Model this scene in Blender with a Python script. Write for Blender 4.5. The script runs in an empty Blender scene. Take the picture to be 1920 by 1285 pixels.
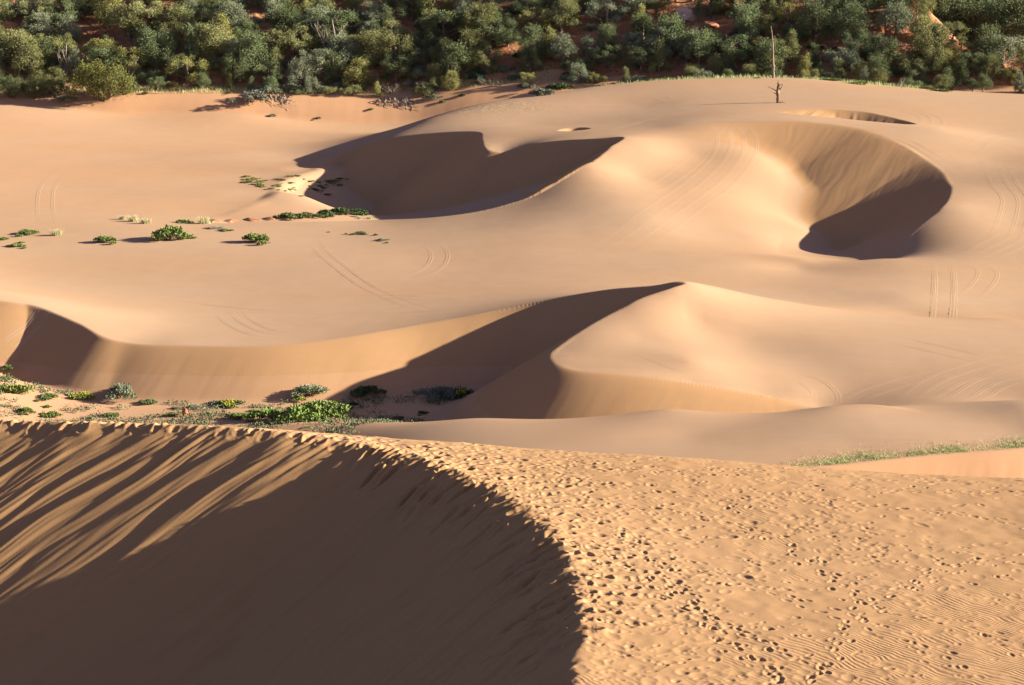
import bpy, math, random
import numpy as np

QUAL = 1.0            # mesh density of the sand (1 = full)

# ------------------------------------------------------------------ camera model
CZ, FPX, PITCH = 24.0, 4000.0, math.radians(11.2)
CP, SP = math.cos(PITCH), math.sin(PITCH)

def ray(px, py):
    u = (px - 960.0) / FPX
    v = (642.5 - py) / FPX
    return u, CP + v * SP, -SP + v * CP

def PZ(px, py, z):
    a, b, c = ray(px, py); t = (z - CZ) / c
    return (a * t, b * t, z)

def PY(px, py, y):
    a, b, c = ray(px, py); t = y / b
    return (a * t, y, CZ + c * t)

# ------------------------------------------------------------------ noise
def _hash(ix, iy, seed):
    h = (ix.astype(np.int64) * 374761393 + iy.astype(np.int64) * 668265263 + seed * 1442695041) & 0x7fffffff
    h = ((h ^ (h >> 13)) * 1274126177) & 0x7fffffff
    h = (h ^ (h >> 16)) & 0xffff
    return h.astype(np.float32) / 65535.0

def noise2(x, y, seed=0):
    x = np.asarray(x, np.float64); y = np.asarray(y, np.float64)
    ix = np.floor(x); iy = np.floor(y)
    fx = (x - ix).astype(np.float32); fy = (y - iy).astype(np.float32)
    fx = fx * fx * fx * (fx * (fx * 6 - 15) + 10); fy = fy * fy * fy * (fy * (fy * 6 - 15) + 10)
    a = _hash(ix, iy, seed); b = _hash(ix + 1, iy, seed); c = _hash(ix, iy + 1, seed); d = _hash(ix + 1, iy + 1, seed)
    return ((a * (1 - fx) + b * fx) * (1 - fy) + (c * (1 - fx) + d * fx) * fy) * 2 - 1

def pnoise(x, y, seed=0):
    x = np.asarray(x, np.float64); y = np.asarray(y, np.float64); ix = np.floor(x); iy = np.floor(y)
    fx = (x - ix).astype(np.float32); fy = (y - iy).astype(np.float32)
    def g(a, b):
        t = _hash(ix + a, iy + b, seed) * 6.2832
        return np.cos(t) * (fx - a) + np.sin(t) * (fy - b)
    u = fx * fx * fx * (fx * (fx * 6 - 15) + 10); v = fy * fy * fy * (fy * (fy * 6 - 15) + 10)
    return ((g(0, 0) * (1 - u) + g(1, 0) * u) * (1 - v) + (g(0, 1) * (1 - u) + g(1, 1) * u) * v) * 1.5

def fbm(x, y, seed=0, octv=3, gain=.5):
    s = 0; a = 1
    for k in range(octv):
        s = s + a * noise2(x * 2 ** k + 17.3 * k, y * 2 ** k - 9.1 * k, seed + k); a *= gain
    return s

def pfbm(x, y, seed=0, octv=3, gain=.5):
    s = 0; a = 1
    for k in range(octv):
        s = s + a * pnoise(x * 2 ** k + 17.3 * k, y * 2 ** k - 9.1 * k, seed + k); a *= gain
    return s

def sstep(a, b, x):
    t = np.clip((x - a) / (b - a), 0, 1)
    return t * t * (3 - 2 * t)

def smax(a, b, k):
    d = np.clip(.5 + .5 * (a - b) / k, 0, 1)
    return b * (1 - d) + a * d + k * d * (1 - d)

# ------------------------------------------------------------------ smooth surfaces through control points
class Surface:
    def __init__(self, pts, x0, x1, y0, y1, step, lam=1e-3):
        p = np.array(pts, float); n = len(p)
        def k(r2): return np.where(r2 > 1e-9, .5 * r2 * np.log(r2 + 1e-12), 0)
        d2 = ((p[:, None, :2] - p[None, :, :2]) ** 2).sum(-1)
        A = np.zeros((n + 3, n + 3)); A[:n, :n] = k(d2) + lam * np.eye(n)
        A[:n, n] = 1; A[:n, n + 1:] = p[:, :2]; A[n, :n] = 1; A[n + 1:, :n] = p[:, :2].T
        w = np.linalg.solve(A, np.concatenate([p[:, 2], [0, 0, 0]]))
        self.x0, self.y0, self.s = x0, y0, step
        gx = np.arange(x0, x1 + step, step); gy = np.arange(y0, y1 + step, step)
        G = np.zeros((len(gy), len(gx)))
        for j, y in enumerate(gy):
            r2 = (gx[:, None] - p[None, :, 0]) ** 2 + (y - p[None, :, 1]) ** 2
            G[j] = k(r2) @ w[:n] + w[n] + w[n + 1] * gx + w[n + 2] * y
        self.G = G.astype(np.float32)

    def __call__(self, x, y):
        H, W = self.G.shape
        fx = np.clip((x - self.x0) / self.s, 1, W - 3.001); fy = np.clip((y - self.y0) / self.s, 1, H - 3.001)
        ix = fx.astype(np.int32); iy = fy.astype(np.int32)
        tx = (fx - ix).astype(np.float32); ty = (fy - iy).astype(np.float32)
        def wts(t):
            return (((-t + 2) * t - 1) * t / 2, ((3 * t - 5) * t * t + 2) / 2, ((-3 * t + 4) * t + 1) * t / 2, (t - 1) * t * t / 2)
        wx, wy = wts(tx), wts(ty); out = 0
        for a in range(4):
            row = 0
            for b in range(4):
                row = row + wx[b] * self.G[iy + a - 1, ix + b - 1]
            out = out + wy[a] * row
        return out

def spline(pts, sub):
    p = np.array(pts, float)
    e = np.vstack([2 * p[0] - p[1], p, 2 * p[-1] - p[-2]]); out = []
    for i in range(len(p) - 1):
        a, b, c, d = e[i:i + 4]
        for t in np.arange(sub) / sub:
            out.append(.5 * (2 * b + (c - a) * t + (2 * a - 5 * b + 4 * c - d) * t * t + (3 * b - a - 3 * c + d) * t ** 3))
    out.append(p[-1])
    return np.array(out)

def inside(poly, x, y):
    r = np.zeros(x.shape, bool); n = len(poly)
    for i in range(n):
        ax, ay = poly[i]; bx, by = poly[(i + 1) % n]
        if ay == by: continue
        c = (ay > y) != (by > y)
        r ^= c & (x < (bx - ax) * (y - ay) / (by - ay) + ax)
    return r

def poly_dist(line, x, y):
    d = np.full(x.shape, 1e9, np.float32)
    for (ax, ay), (bx, by) in zip(line[:-1], line[1:]):
        dx, dy = bx - ax, by - ay; L2 = dx * dx + dy * dy + 1e-9
        t = np.clip(((x - ax) * dx + (y - ay) * dy) / L2, 0, 1)
        d = np.minimum(d, (x - ax - t * dx) ** 2 + (y - ay - t * dy) ** 2)
    return np.sqrt(d)

TAN = math.tan(math.radians(32.5))

class Bowl:
    """Lee side of a dune crest: sand lying at its angle of repose below the brink."""
    def __init__(self, crest, closure, sub=5, blend=4.0, flow=.05, seed=0, kfloor=.5, lump=0, dir=(-.37, -.93)):
        self.dir = dir
        self.lump = lump
        s = spline([c[:2] for c in crest], sub)
        self.r = spline([[c[3], 0] for c in crest], sub)[:, 0]
        self.tan = spline([[c[4] if len(c) > 4 else TAN, 0] for c in crest], sub)[:, 0]
        self.line = s; self.close = np.array([s[-1]] + [c[:2] for c in closure] + [s[0]])
        self.poly = np.vstack([s, [c[:2] for c in closure]])
        self.blend, self.flow, self.seed, self.k = blend, flow, seed, kfloor
        self.len = np.concatenate([[0], np.cumsum(np.hypot(*np.diff(s, axis=0).T))])

    def apply(self, x, y, U, L, upper):
        """x, y, U: arrays; L floor callable; upper: callable for the crest's own height. returns z, slip mask"""
        p = self.poly; m = (x > p[:, 0].min()) & (x < p[:, 0].max()) & (y > p[:, 1].min()) & (y < p[:, 1].max())
        idx = np.nonzero(m)[0]
        idx = idx[inside(p, x[idx], y[idx])]
        z = U.copy(); slip = np.zeros_like(U)
        if len(idx) == 0: return z, slip
        qx, qy = x[idx], y[idx]
        zc = upper(self.line[:, 0], self.line[:, 1])
        k9 = np.convolve(np.pad(zc, 12, mode='edge'), np.ones(25) / 25, 'valid'); kw = np.clip(1.5 - np.abs(k9 - zc) / .06, 0, 1); zc = k9 * kw + zc * (1 - kw)
        best = np.full(qx.shape, -1e9, np.float32); bs = np.zeros(qx.shape, np.float32); bd = np.zeros(qx.shape, np.float32)
        bd += 99; R = np.float32(15.0); qx = qx.astype(np.float32); qy = qy.astype(np.float32)
        for i in range(len(self.line) - 1):
            ax, ay = self.line[i]; dx, dy = self.line[i + 1] - self.line[i]; L2 = dx * dx + dy * dy + 1e-9
            w = np.nonzero((np.abs(qx - np.float32(ax)) < R) & (np.abs(qy - np.float32(ay)) < R))[0]
            if len(w) == 0: continue
            px, py = qx[w] - np.float32(ax), qy[w] - np.float32(ay)
            tp = (px * np.float32(dx) + py * np.float32(dy)) / np.float32(L2); Ls = math.sqrt(L2)
            dp = np.abs(px * np.float32(dy) - py * np.float32(dx)) / np.float32(Ls); sl = (zc[i + 1] - zc[i]) / Ls
            t = np.clip(tp + dp * np.float32(sl / math.sqrt(max(self.tan[i] ** 2 - sl * sl, .04)) / Ls), 0, 1)
            d = np.sqrt((px - np.float32(dx) * t) ** 2 + (py - np.float32(dy) * t) ** 2)
            r = self.r[i] + t * np.float32(self.r[i + 1] - self.r[i])
            v = zc[i] + t * np.float32(zc[i + 1] - zc[i]) - (self.tan[i] + t * np.float32(self.tan[i + 1] - self.tan[i])) * (np.sqrt(d * d + r * r) - r)
            b = v > best[w]; wb = w[b]
            best[wb] = v[b]; bd[wb] = d[b]
        dx, dy = self.dir; al = qx * dx + qy * dy; pc = qx * -dy + qy * dx
        fl = self.flow * sstep(.1, 2.5, bd) * 1.4 * pfbm(pc * 1.3 + .6 * pnoise(al * .2, pc * .3, self.seed + 9), al * .10, self.seed, 3 if self.lump else 2, .5)
        if self.lump:
            e = sstep(0, .3, bd) * np.exp(-bd / 1.3); w1 = pc + .5 * pnoise(pc * .35, al * .2, 95)
            n1 = pnoise(w1 * .7, al * .10, 91); n2 = pnoise(w1 * 1.8, al * .2, 92); n3 = pnoise(w1 * 3.0, al * .9, 93); n4 = pnoise(w1 * 4.2, al * .25, 94)
            ms = sstep(-.3, .4, pnoise(pc * .3, al * .22, 97))
            fl = fl + self.lump * (e * (.8 * n3 + .55 * n2) + sstep(0, .5, bd) * (.8 * n1 * np.exp(-bd / 5) + .55 * n2 * ms * np.exp(-bd / 4) + .34 * n4 * np.exp(-bd / 5)))
        cone = best + fl
        cone = cone + (U[idx] - cone) * np.exp(-(bd / .32) ** 2)
        fl0 = L(qx, qy); fz = np.where(bd < 2, np.minimum(fl0, best + .6 * bd + 8 * sstep(.5, 2, bd)), fl0)
        w = sstep(0, self.blend, poly_dist(self.close, qx, qy))
        zz = smax(cone, fz, .01 + self.k * sstep(0, 2.5, bd))
        zz = np.where(bd < .02, U[idx], zz)
        z[idx] = U[idx] * (1 - w) + zz * w
        slip[idx] = w * sstep(-.15, .25, cone - fz) * sstep(0, .6, bd)
        return z, slip

# ------------------------------------------------------------------ control points of the dune field
B_RIDGE = [PY(560, 800, 107), PY(720, 793, 105), PY(900, 785, 103.5), PY(1250, 767, 101.5), PY(1560, 762, 101), PY(1920, 757, 100.5), PY(2200, 755, 100),
           PZ(1000, 830, .1), PZ(1300, 820, .3), PZ(1600, 840, .4), PZ(1900, 800, .6), PZ(750, 815, -.5), PZ(2200, 800, .6),
           (0, 92, -.3), (8, 90, .2), (20, 88, .3), (35, 88, .4)]
CR1 = [PY(-420, 535, 127.5) + (.3, .55), PY(-200, 548, 127) + (.3, .55), PY(0, 563, 126.5) + (.2, .6), PY(70, 574, 126.2) + (.2,), PY(150, 605, 123.8) + (.2,), PY(195, 629, 121.9) + (.3,), PY(245, 641, 121.3) + (.4,),
       PZ(330, 645, 0) + (.6,), PZ(500, 646, 0) + (.6,), PZ(650, 631, .2) + (.7,), PY(800, 606, 124.2) + (.7,), PY(1000, 568, 125.6) + (.6,),
       PY(1130, 544, 124.2) + (.4,), PY(1235, 534, 121.8) + (.3,), PY(1288, 530, 120.8) + (.3,), PY(1262, 541, 119.8) + (.3,), PY(1200, 562, 118.6) + (.4,), PY(1110, 612, 116) + (.3,),
       PY(1050, 655, 113.2) + (.5,), PY(1046, 675, 111.2) + (.6,), PY(1085, 691, 109.8) + (.8, .55), PY(1170, 700, 109.1) + (.8, .5), PY(1300, 720, 108.7) + (1.0, .5),
       PY(1430, 744, 108.5) + (1.2, .5), PY(1540, 760, 108.4) + (1.2, .45)]
CR2 = [PY(588, 318, 204.5) + (.3,), PY(597, 312, 206) + (.3,), PY(640, 289, 208.8) + (.3,), PY(690, 270, 209) + (.3,), PY(737, 257, 207.3) + (.4,), PY(800, 249, 206) + (.3,), PY(870, 246, 204) + (.1,),
       PY(903, 248, 201) + (.1,), PY(908, 262, 195.5) + (.1,), PY(915, 277, 192) + (.15,), PY(945, 285, 191) + (.3,), PY(1000, 270, 190) + (.2,), PY(1060, 262, 188.5) + (.2,), PY(1120, 259, 187) + (.2,),
       PY(1172, 257, 185.5) + (.15,), PY(1150, 275, 181) + (.5,), PY(1100, 310, 174.5) + (1.0,), PY(1000, 368, 170) + (1.0,), PY(900, 397, 168) + (.6,), PY(800, 409, 168) + (.4,),
       PZ(700, 413, .35) + (.3,), PZ(610, 416, .25) + (.2,), PZ(500, 418, .15) + (.2,), PZ(400, 419, .05) + (.2,)]
CR3 = [PY(1225, 240, 193.5) + (4, .35), PY(1290, 231, 194.5) + (3., .33), PY(1370, 227, 195) + (1.2, .34), PY(1500, 227, 194.8) + (.8, .33), PY(1600, 239, 192.5) + (.7, .30), PY(1690, 270, 187) + (.6, .27),
       PY(1760, 312, 179.5) + (.4, .28), PY(1786, 342, 172) + (.3, .34), PY(1788, 362, 166) + (.3, .5), PY(1772, 388, 161) + (.3, .6), PY(1725, 427, 158) + (.4, .6), PY(1680, 465, 156.2) + (.4, .6), PY(1640, 492, 154.8) + (.4, .6)]
CR4 = [PY(1440, 217, 204) + (2, .2), PY(1500, 206, 207) + (1, .25), PY(1560, 200, 208) + (.5, .3), PY(1630, 203, 206.5) + (.4, .3), PY(1690, 217, 202) + (.3, .3), PY(1722, 234, 197.5) + (.2, .45), PY(1700, 242, 195.5) + (.2, .5)]
CR5 = [PZ(1035, 247, 4.75) + (.6,), PZ(1060, 242, 4.8) + (.4,), PZ(1090, 241, 4.85) + (.3,), PZ(1110, 245, 4.85) + (.2,), PZ(1100, 250, 4.75) + (.2,)]
BRIGHT = [PZ(1300, 430, .9), PZ(1300, 350, 2.6), PZ(1300, 288, 4.2), PZ(1150, 380, 2.3), PZ(1400, 445, .3), PZ(1500, 503, -.1), PZ(1350, 478, .4), PZ(1215, 410, 1.6), PZ(1195, 330, 3.3), PZ(1090, 440, 1.0), PZ(1000, 425, 1.2), PZ(860, 440, .7)]
UP = [c[:3] for c in CR1 + CR2 + CR3] + B_RIDGE + BRIGHT + [
    # plain on the left
    PZ(-300, 240, 1.3), PZ(0, 240, 1.2), PZ(300, 236, .85), PZ(520, 240, .5), PZ(660, 250, .3), PZ(-300, 290, .6), PZ(0, 290, .5), PZ(300, 290, .35), PZ(520, 290, .3), PZ(-300, 330, .25), PZ(0, 330, .2), PZ(300, 330, .15), PZ(520, 330, .15),
    PZ(0, 405, -.1), PZ(250, 405, 0), PZ(450, 405, -.1), PZ(0, 432, .15), PZ(250, 430, .35), PZ(450, 430, .25), PZ(-300, 420, 0), PZ(0, 500, 0), PZ(300, 500, 0), PZ(600, 500, .15), PZ(800, 480, .3),
    PZ(0, 535, .2), PZ(150, 570, .2), PZ(300, 600, 0), PZ(600, 600, .1), PZ(900, 560, .4), PZ(1150, 505, .5), PZ(1000, 490, .5),
    (-22, 196, .25), (-20, 200, .35), (-21, 190, .1), (-22, 205, .45), (-25, 212, .45), (-28, 220, .4), (-26, 190, .1), (-20, 235, .3),
    # far plateau with the dead trees
    PY(800, 225, 214), PY(900, 195, 225), PY(1100, 165, 238), PY(1250, 150, 241), PY(1500, 147, 243), PY(1700, 165, 240), PY(1920, 177, 236), PY(2200, 190, 232),
    (-8, 247, .4), (3, 254, 2.8), (20, 257, 4.5), (40, 257, 4.5), (60, 250, 4.0), (-17, 214, .9),
    PY(1000, 232, 207), PY(1200, 200, 215), PY(1200, 232, 199), PY(1458, 190, 214), PY(1720, 205, 210), PY(1850, 250, 197), PY(1900, 330, 174), PY(1900, 420, 159), PY(1860, 300, 184), PY(2150, 330, 170), PY(2150, 430, 158),
    PY(1300, 215, 203), PY(1380, 205, 207), PY(1280, 190, 216), PY(1620, 222, 201), PY(1760, 245, 193),
    # smooth rise in the middle right, and the dip in front of it
    PY(1200, 520, 141.5), PY(1400, 496, 148), PY(1500, 486, 151), PY(1650, 485, 152), PY(1920, 495, 150), PY(2200, 505, 149),
    PZ(1550, 535, .1), PZ(1700, 560, .05), PZ(1900, 600, -.05),
    PY(1300, 590, 118.5), PY(1400, 552, 125), PY(1500, 570, 125), PY(1700, 600, 123), PY(1920, 620, 121.5), PY(2200, 645, 119.5), (13, 131, .9), (18.5, 134, .1), (25, 131, -.2), (31, 129, -.2), (40, 127, -.2),
    PZ(1200, 630, 1.55), PZ(1400, 640, .95), PZ(1600, 680, .35), PZ(1800, 700, .1), PZ(1930, 715, 0), PZ(1300, 680, .95), PY(1500, 735, 109.6), PY(1720, 750, 107.5), PY(1930, 750, 107), PZ(2200, 720, 0),
    (-30, 100, -2), (-15, 100, -1.8), (-40, 115, -1.5)]
LO = B_RIDGE + BRIGHT + [
    PZ(-300, 690, -1.8), PZ(0, 700, -1.5), PZ(20, 712, -2.0), PZ(150, 745, -2.3), PZ(100, 775, -2.4), PZ(330, 770, -2.45), PZ(520, 765, -2.4), PZ(700, 765, -2.4), PZ(830, 765, -2.3), PZ(620, 785, -2.3),
    (-25, 97, -2.4), (-12, 101, -2.3), (-1.6, 108, -2.4), (3.8, 106.5, -1.7), (7.7, 105.5, -1.2), (10.5, 104.5, -.6), PY(1540, 763, 107), (14, 105, -.7),
    PZ(420, 410, -.15), PZ(560, 409, -.2), PZ(650, 405, -2.1), PZ(760, 400, -2.2), PZ(900, 385, -2.0), PZ(1000, 360, -1.2), PZ(1060, 310, .6), PZ(500, 378, .0), PZ(570, 368, 0), PZ(650, 345, -.7), PZ(620, 388, -.7), (-21, 200, .2), (-22, 208, .35), (-20, 214, .4), (-16, 205, .2), (-2.5, 170.8, -.5), (-6.7, 170.8, -.7), (-11, 171.5, -.7), (1.7, 172.8, .7), (6.1, 178, 2.2),
    PZ(1545, 488, -1.4), PZ(1497, 487, -.35), PZ(1455, 484, -.1), PZ(1600, 470, -2.3), PZ(1660, 430, -2.3), PZ(1530, 440, -.45), PZ(1545, 380, .7), PZ(1500, 330, 2.2), PZ(1650, 380, -1.6), PZ(1600, 330, .2), PZ(1420, 296, 3.8), PZ(1450, 380, 1.2), PZ(1600, 495, -2.0), PZ(1560, 500, -.8),
    (14, 199, 4.2), (20, 198.5, 4.2), (26, 198, 4.0), (31, 195, 3.0), (35, 191, 2.2), (39, 183, 0), (40, 172, -1),
    PY(1660, 238, 198.5), PY(1600, 236, 199), PY(1500, 222, 202.5), PY(1075, 246, 199.3)]
UP += [PY(a, b, c) for a, b, c in [(-300, 196, 253), (0, 196, 253.5), (130, 204, 254), (250, 214, 254.5), (450, 214, 255), (560, 226, 255.5), (700, 232, 256)]]
SU = Surface(UP, -110, 110, 80, 270, .6, 2e-2)
SL = Surface(LO, -110, 110, 80, 270, .6, 2e-2)
b1 = Bowl(CR1, [(20, 100), (5, 95), (-60, 95)], 20, 2.5, .0035, 11, .35)
b2 = Bowl(CR2, [PZ(390, 405, -.1), PZ(470, 380, -.05), PZ(540, 335, 0)], 20, 2.0, .02, 23, .5)
b3 = Bowl(CR3, [PZ(1560, 503, -.1), PZ(1350, 478, .4), PZ(1215, 410, 1.6), PZ(1195, 330, 3.3)], 20, 11.0, .006, 37, .9)
b4 = Bowl(CR4, [PY(1640, 243, 197), PY(1540, 232, 199.5), PY(1460, 222, 202)], 20, 2.5, .03, 41, .3)
CR6 = [PZ(1440, 880, .3) + (.3, .3), PZ(1560, 868, .35) + (.3, .4), PZ(1650, 857, .4) + (.3, .45), PZ(1750, 846, .45) + (.3, .45), PZ(1850, 836, .5) + (.3, .45), PZ(1960, 825, .5) + (.3, .45), PZ(2090, 814, .5) + (.3, .45), PZ(2250, 803, .5) + (.3, .45)]
b6 = Bowl(CR6, [(60, 86), (30, 84), (12, 86)], 6, 1.0, .012, 47, .3)
b5 = Bowl(CR5, [PZ(1065, 253, 4.6)], 4, 1.2, .0, 43, .3)

# ------------------------------------------------------------------ the near dune
CRA = [(3.4, 30, 5.6, .5), (2.7, 40, 5.6, .5)] + [q + r for q, r in [
    (PZ(1100, 1285, 5.6), (.5,)), (PZ(1108, 1180, 5.6), (.5,)), (PZ(1090, 1080, 5.6), (.6,)), (PZ(1050, 1000, 5.6), (.7,)), (PZ(970, 930, 5.6), (.8,)), (PZ(850, 875, 5.6), (.8,)),
    (PY(720, 838, 74), (1.0, .62)), (PY(560, 812, 75.6), (.8, .58)), (PY(400, 799, 76.9), (.6, .56)), (PY(200, 793, 78.2), (.5, .56)), (PY(0, 789, 79.5), (.4, .56)), (PY(-300, 782, 81), (.4, .56)), (PY(-700, 775, 82.5), (.4, .56))]]
UA = [c[:3] for c in CRA] + [
    PZ(1000, 846, 5.1), PZ(1250, 858, 5.0), PZ(1500, 877, 4.8), PZ(1920, 898, 4.5), PZ(2300, 915, 4.2), PZ(800, 832, 5.4),
    PZ(1300, 1000, 5.2), PZ(1600, 1000, 5.05), PZ(1900, 1000, 4.9), PZ(1300, 1200, 5.4), PZ(1600, 1200, 5.3), PZ(1900, 1200, 5.2), PZ(2300, 1100, 4.9), (12, 40, 5.6), (25, 40, 5.5), (20, 30, 5.8),
    (-32, 93, 0), (-20, 92, 0), (-10, 90.5, 0), (0, 88.5, 0), (10, 86, 0), (20, 84, 0), (30, 83, 0), (-50, 98, 0),
    (-20, 104, -4), (0, 97, -4), (20, 92, -4), (35, 90, -4)]
SA = Surface(UA, -60, 60, 20, 110, .5, 1e-3)
bA = Bowl(CRA, [(-60, 30), (-20, 20)], 6, 2.0, .06, 5, 1.0, lump=.115, dir=(-.83, -.56))
def FA(x, y): return np.full(np.shape(x), -7.0, np.float32)

# ------------------------------------------------------------------ sand bank and wooded hillside
_tb = [(-300, 196, 253, 1.2), (0, 196, 253.5, 1.4), (130, 202, 254, 1.9), (250, 208, 254.4, 2.4), (350, 211, 254.7, 2.7), (450, 214, 255, 2.9), (560, 222, 255.3, 3.4), (700, 230, 255.8, 4.0), (800, 222, 256, 3.8), (900, 208, 256, 3.6), (1000, 200, 256, 3.6), (1080, 203, 255, 4.2)]
_bx = np.array([PY(a, b, c)[0] for a, b, c, h in _tb] + [14, 22, 60, 110]); _by = np.array([c for a, b, c, h in _tb] + [254.5, 253.5, 250, 250])
_bh = np.array([t[3] for t in _tb] + [3.4, 3.2, 3.2, 3.2]); _bz = np.array([PY(a, b, c)[2] for a, b, c, h in _tb] + [1.9, 2.0, 2.0, 2.0])

_gx = np.arange(-140, 140.1, .5); _kk = np.exp(-.5 * (np.arange(-16, 17) * .5 / 2.6) ** 2); _kk /= _kk.sum()
_by, _bh, _bz = [np.convolve(np.pad(np.interp(_gx, _bx, v), 16, mode='edge'), _kk, 'valid') for v in (_by, _bh, _bz)]
_bx = _gx

def hill(x, y):
    yb = np.interp(x, _bx, _by); h = np.interp(x, _bx, _bh); z0 = np.interp(x, _bx, _bz)
    d = y - yb + .35 * pnoise(x * .12, y * .05, 71) + .02 * pnoise(x * .8, y * .3, 72)
    bank = z0 + np.where(d < 0, d * .5, h * (1 - np.exp(-np.clip(d, 0, 99) * .75 / h)))
    e = np.clip(y - np.interp(x, [-60, -20, 4, 14, 26, 40], [262, 263.5, 263.3, 262, 258.5, 255.5]) + .8 * noise2(x * .2, y * .1, 73), 0, None)
    up = bank + .47 * e + sstep(0, 6, e) * (.55 * fbm(x * .09, y * .09, 77, 2) + .10 * fbm(x * .5, y * .5, 78, 2))
    # side canyon on the right, its far wall, and the ridge outside the frame that shades it
    s = sstep(-3, 5, x - (50.5 + (285 - y) * .33) )
    can = 4.6 + .08 * (y - 250) + .62 * np.clip(y - 296, 0, None) + .8 * fbm(x * .12, y * .12, 80, 3)
    up = np.where(y > 252, up * (1 - s) + np.minimum(up, can) * s, up)
    rid = 38 * sstep(82, 112, x) * sstep(284, 306, y)
    return np.where(rid > .5, np.maximum(up, rid), up)

STAMP = None          # footprints of the near dune: (x0, y0, step, array), filled further down

def height(x, y, full=False):
    x = np.asarray(x, np.float32).ravel(); y = np.asarray(y, np.float32).ravel()
    U = SU(x, y).astype(np.float32)
    U += .012 * pfbm(x * .12, y * .55, 6, 3)
    U += .045 * pfbm(x * .06, y * .06, 3, 2) + .004 * pfbm(x * .5, y * .35, 4, 2)
    z, slip = U, np.zeros_like(U)
    for b in (b1, b2, b3, b4, b5, b6):
        z2, s2 = b.apply(x, y, z, (lambda a, c: np.full(np.shape(a), -1.6, np.float32)) if b is b6 else (lambda a, c: SU(a, c) - .75) if b is b5 else SL, lambda a, c: SU(np.asarray(a, np.float32), np.asarray(c, np.float32)) + .012 * pfbm(a * .12, c * .55, 6, 3) + .045 * pfbm(a * .06, c * .06, 3, 2) + .004 * pfbm(a * .5, c * .35, 4, 2))
        z, slip = z2, np.maximum(slip, s2)
    far = y > 200
    hz = np.full_like(z, -50)
    hz[far] = hill(x[far], y[far])
    wood = sstep(-.2, .3, hz - z)
    z = smax(z, hz, .35)
    near = y < 108
    az = np.full_like(z, -50); tramp = np.zeros_like(z)
    if near.any():
        nx, ny = x[near], y[near]
        a = SA(nx, ny)
        a2, sl = bA.apply(nx, ny, a, FA, SA)
        if STAMP is not None:
            x0, y0, st, arr = STAMP
            fx = np.clip((nx - x0) / st, 0, arr.shape[1] - 1.01); fy = np.clip((ny - y0) / st, 0, arr.shape[0] - 1.01)
            ix = fx.astype(np.int32); iy = fy.astype(np.int32); tx = fx - ix; ty = fy - iy
            a2 = a2 + (arr[iy, ix] * (1 - tx) + arr[iy, ix + 1] * tx) * (1 - ty) + (arr[iy + 1, ix] * (1 - tx) + arr[iy + 1, ix + 1] * tx) * ty
        az[near] = a2
        slip[near] = np.where(a2 > z[near], sl, slip[near])
    z = np.where(az > z + 1.2, az, smax(z, az, .6))
    if full: return z, slip, wood
    return z

def hit(px, py, y0=45, y1=330):
    """where the line of sight through a place in the photograph meets the ground"""
    a, b, c = ray(px, py); ys = np.concatenate([np.arange(y0, y1, .25)])
    t = ys / b; z = height(a * t, ys); zr = CZ + c * t
    k = np.nonzero(zr <= z)[0]
    if len(k) == 0: return None
    k = max(k[0], 1); d0 = zr[k - 1] - z[k - 1]; d1 = zr[k] - z[k]
    f = d0 / (d0 - d1 + 1e-9); yy = ys[k - 1] + f * .25
    return (a * yy / b, yy, float(CZ + c * yy / b))

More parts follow.
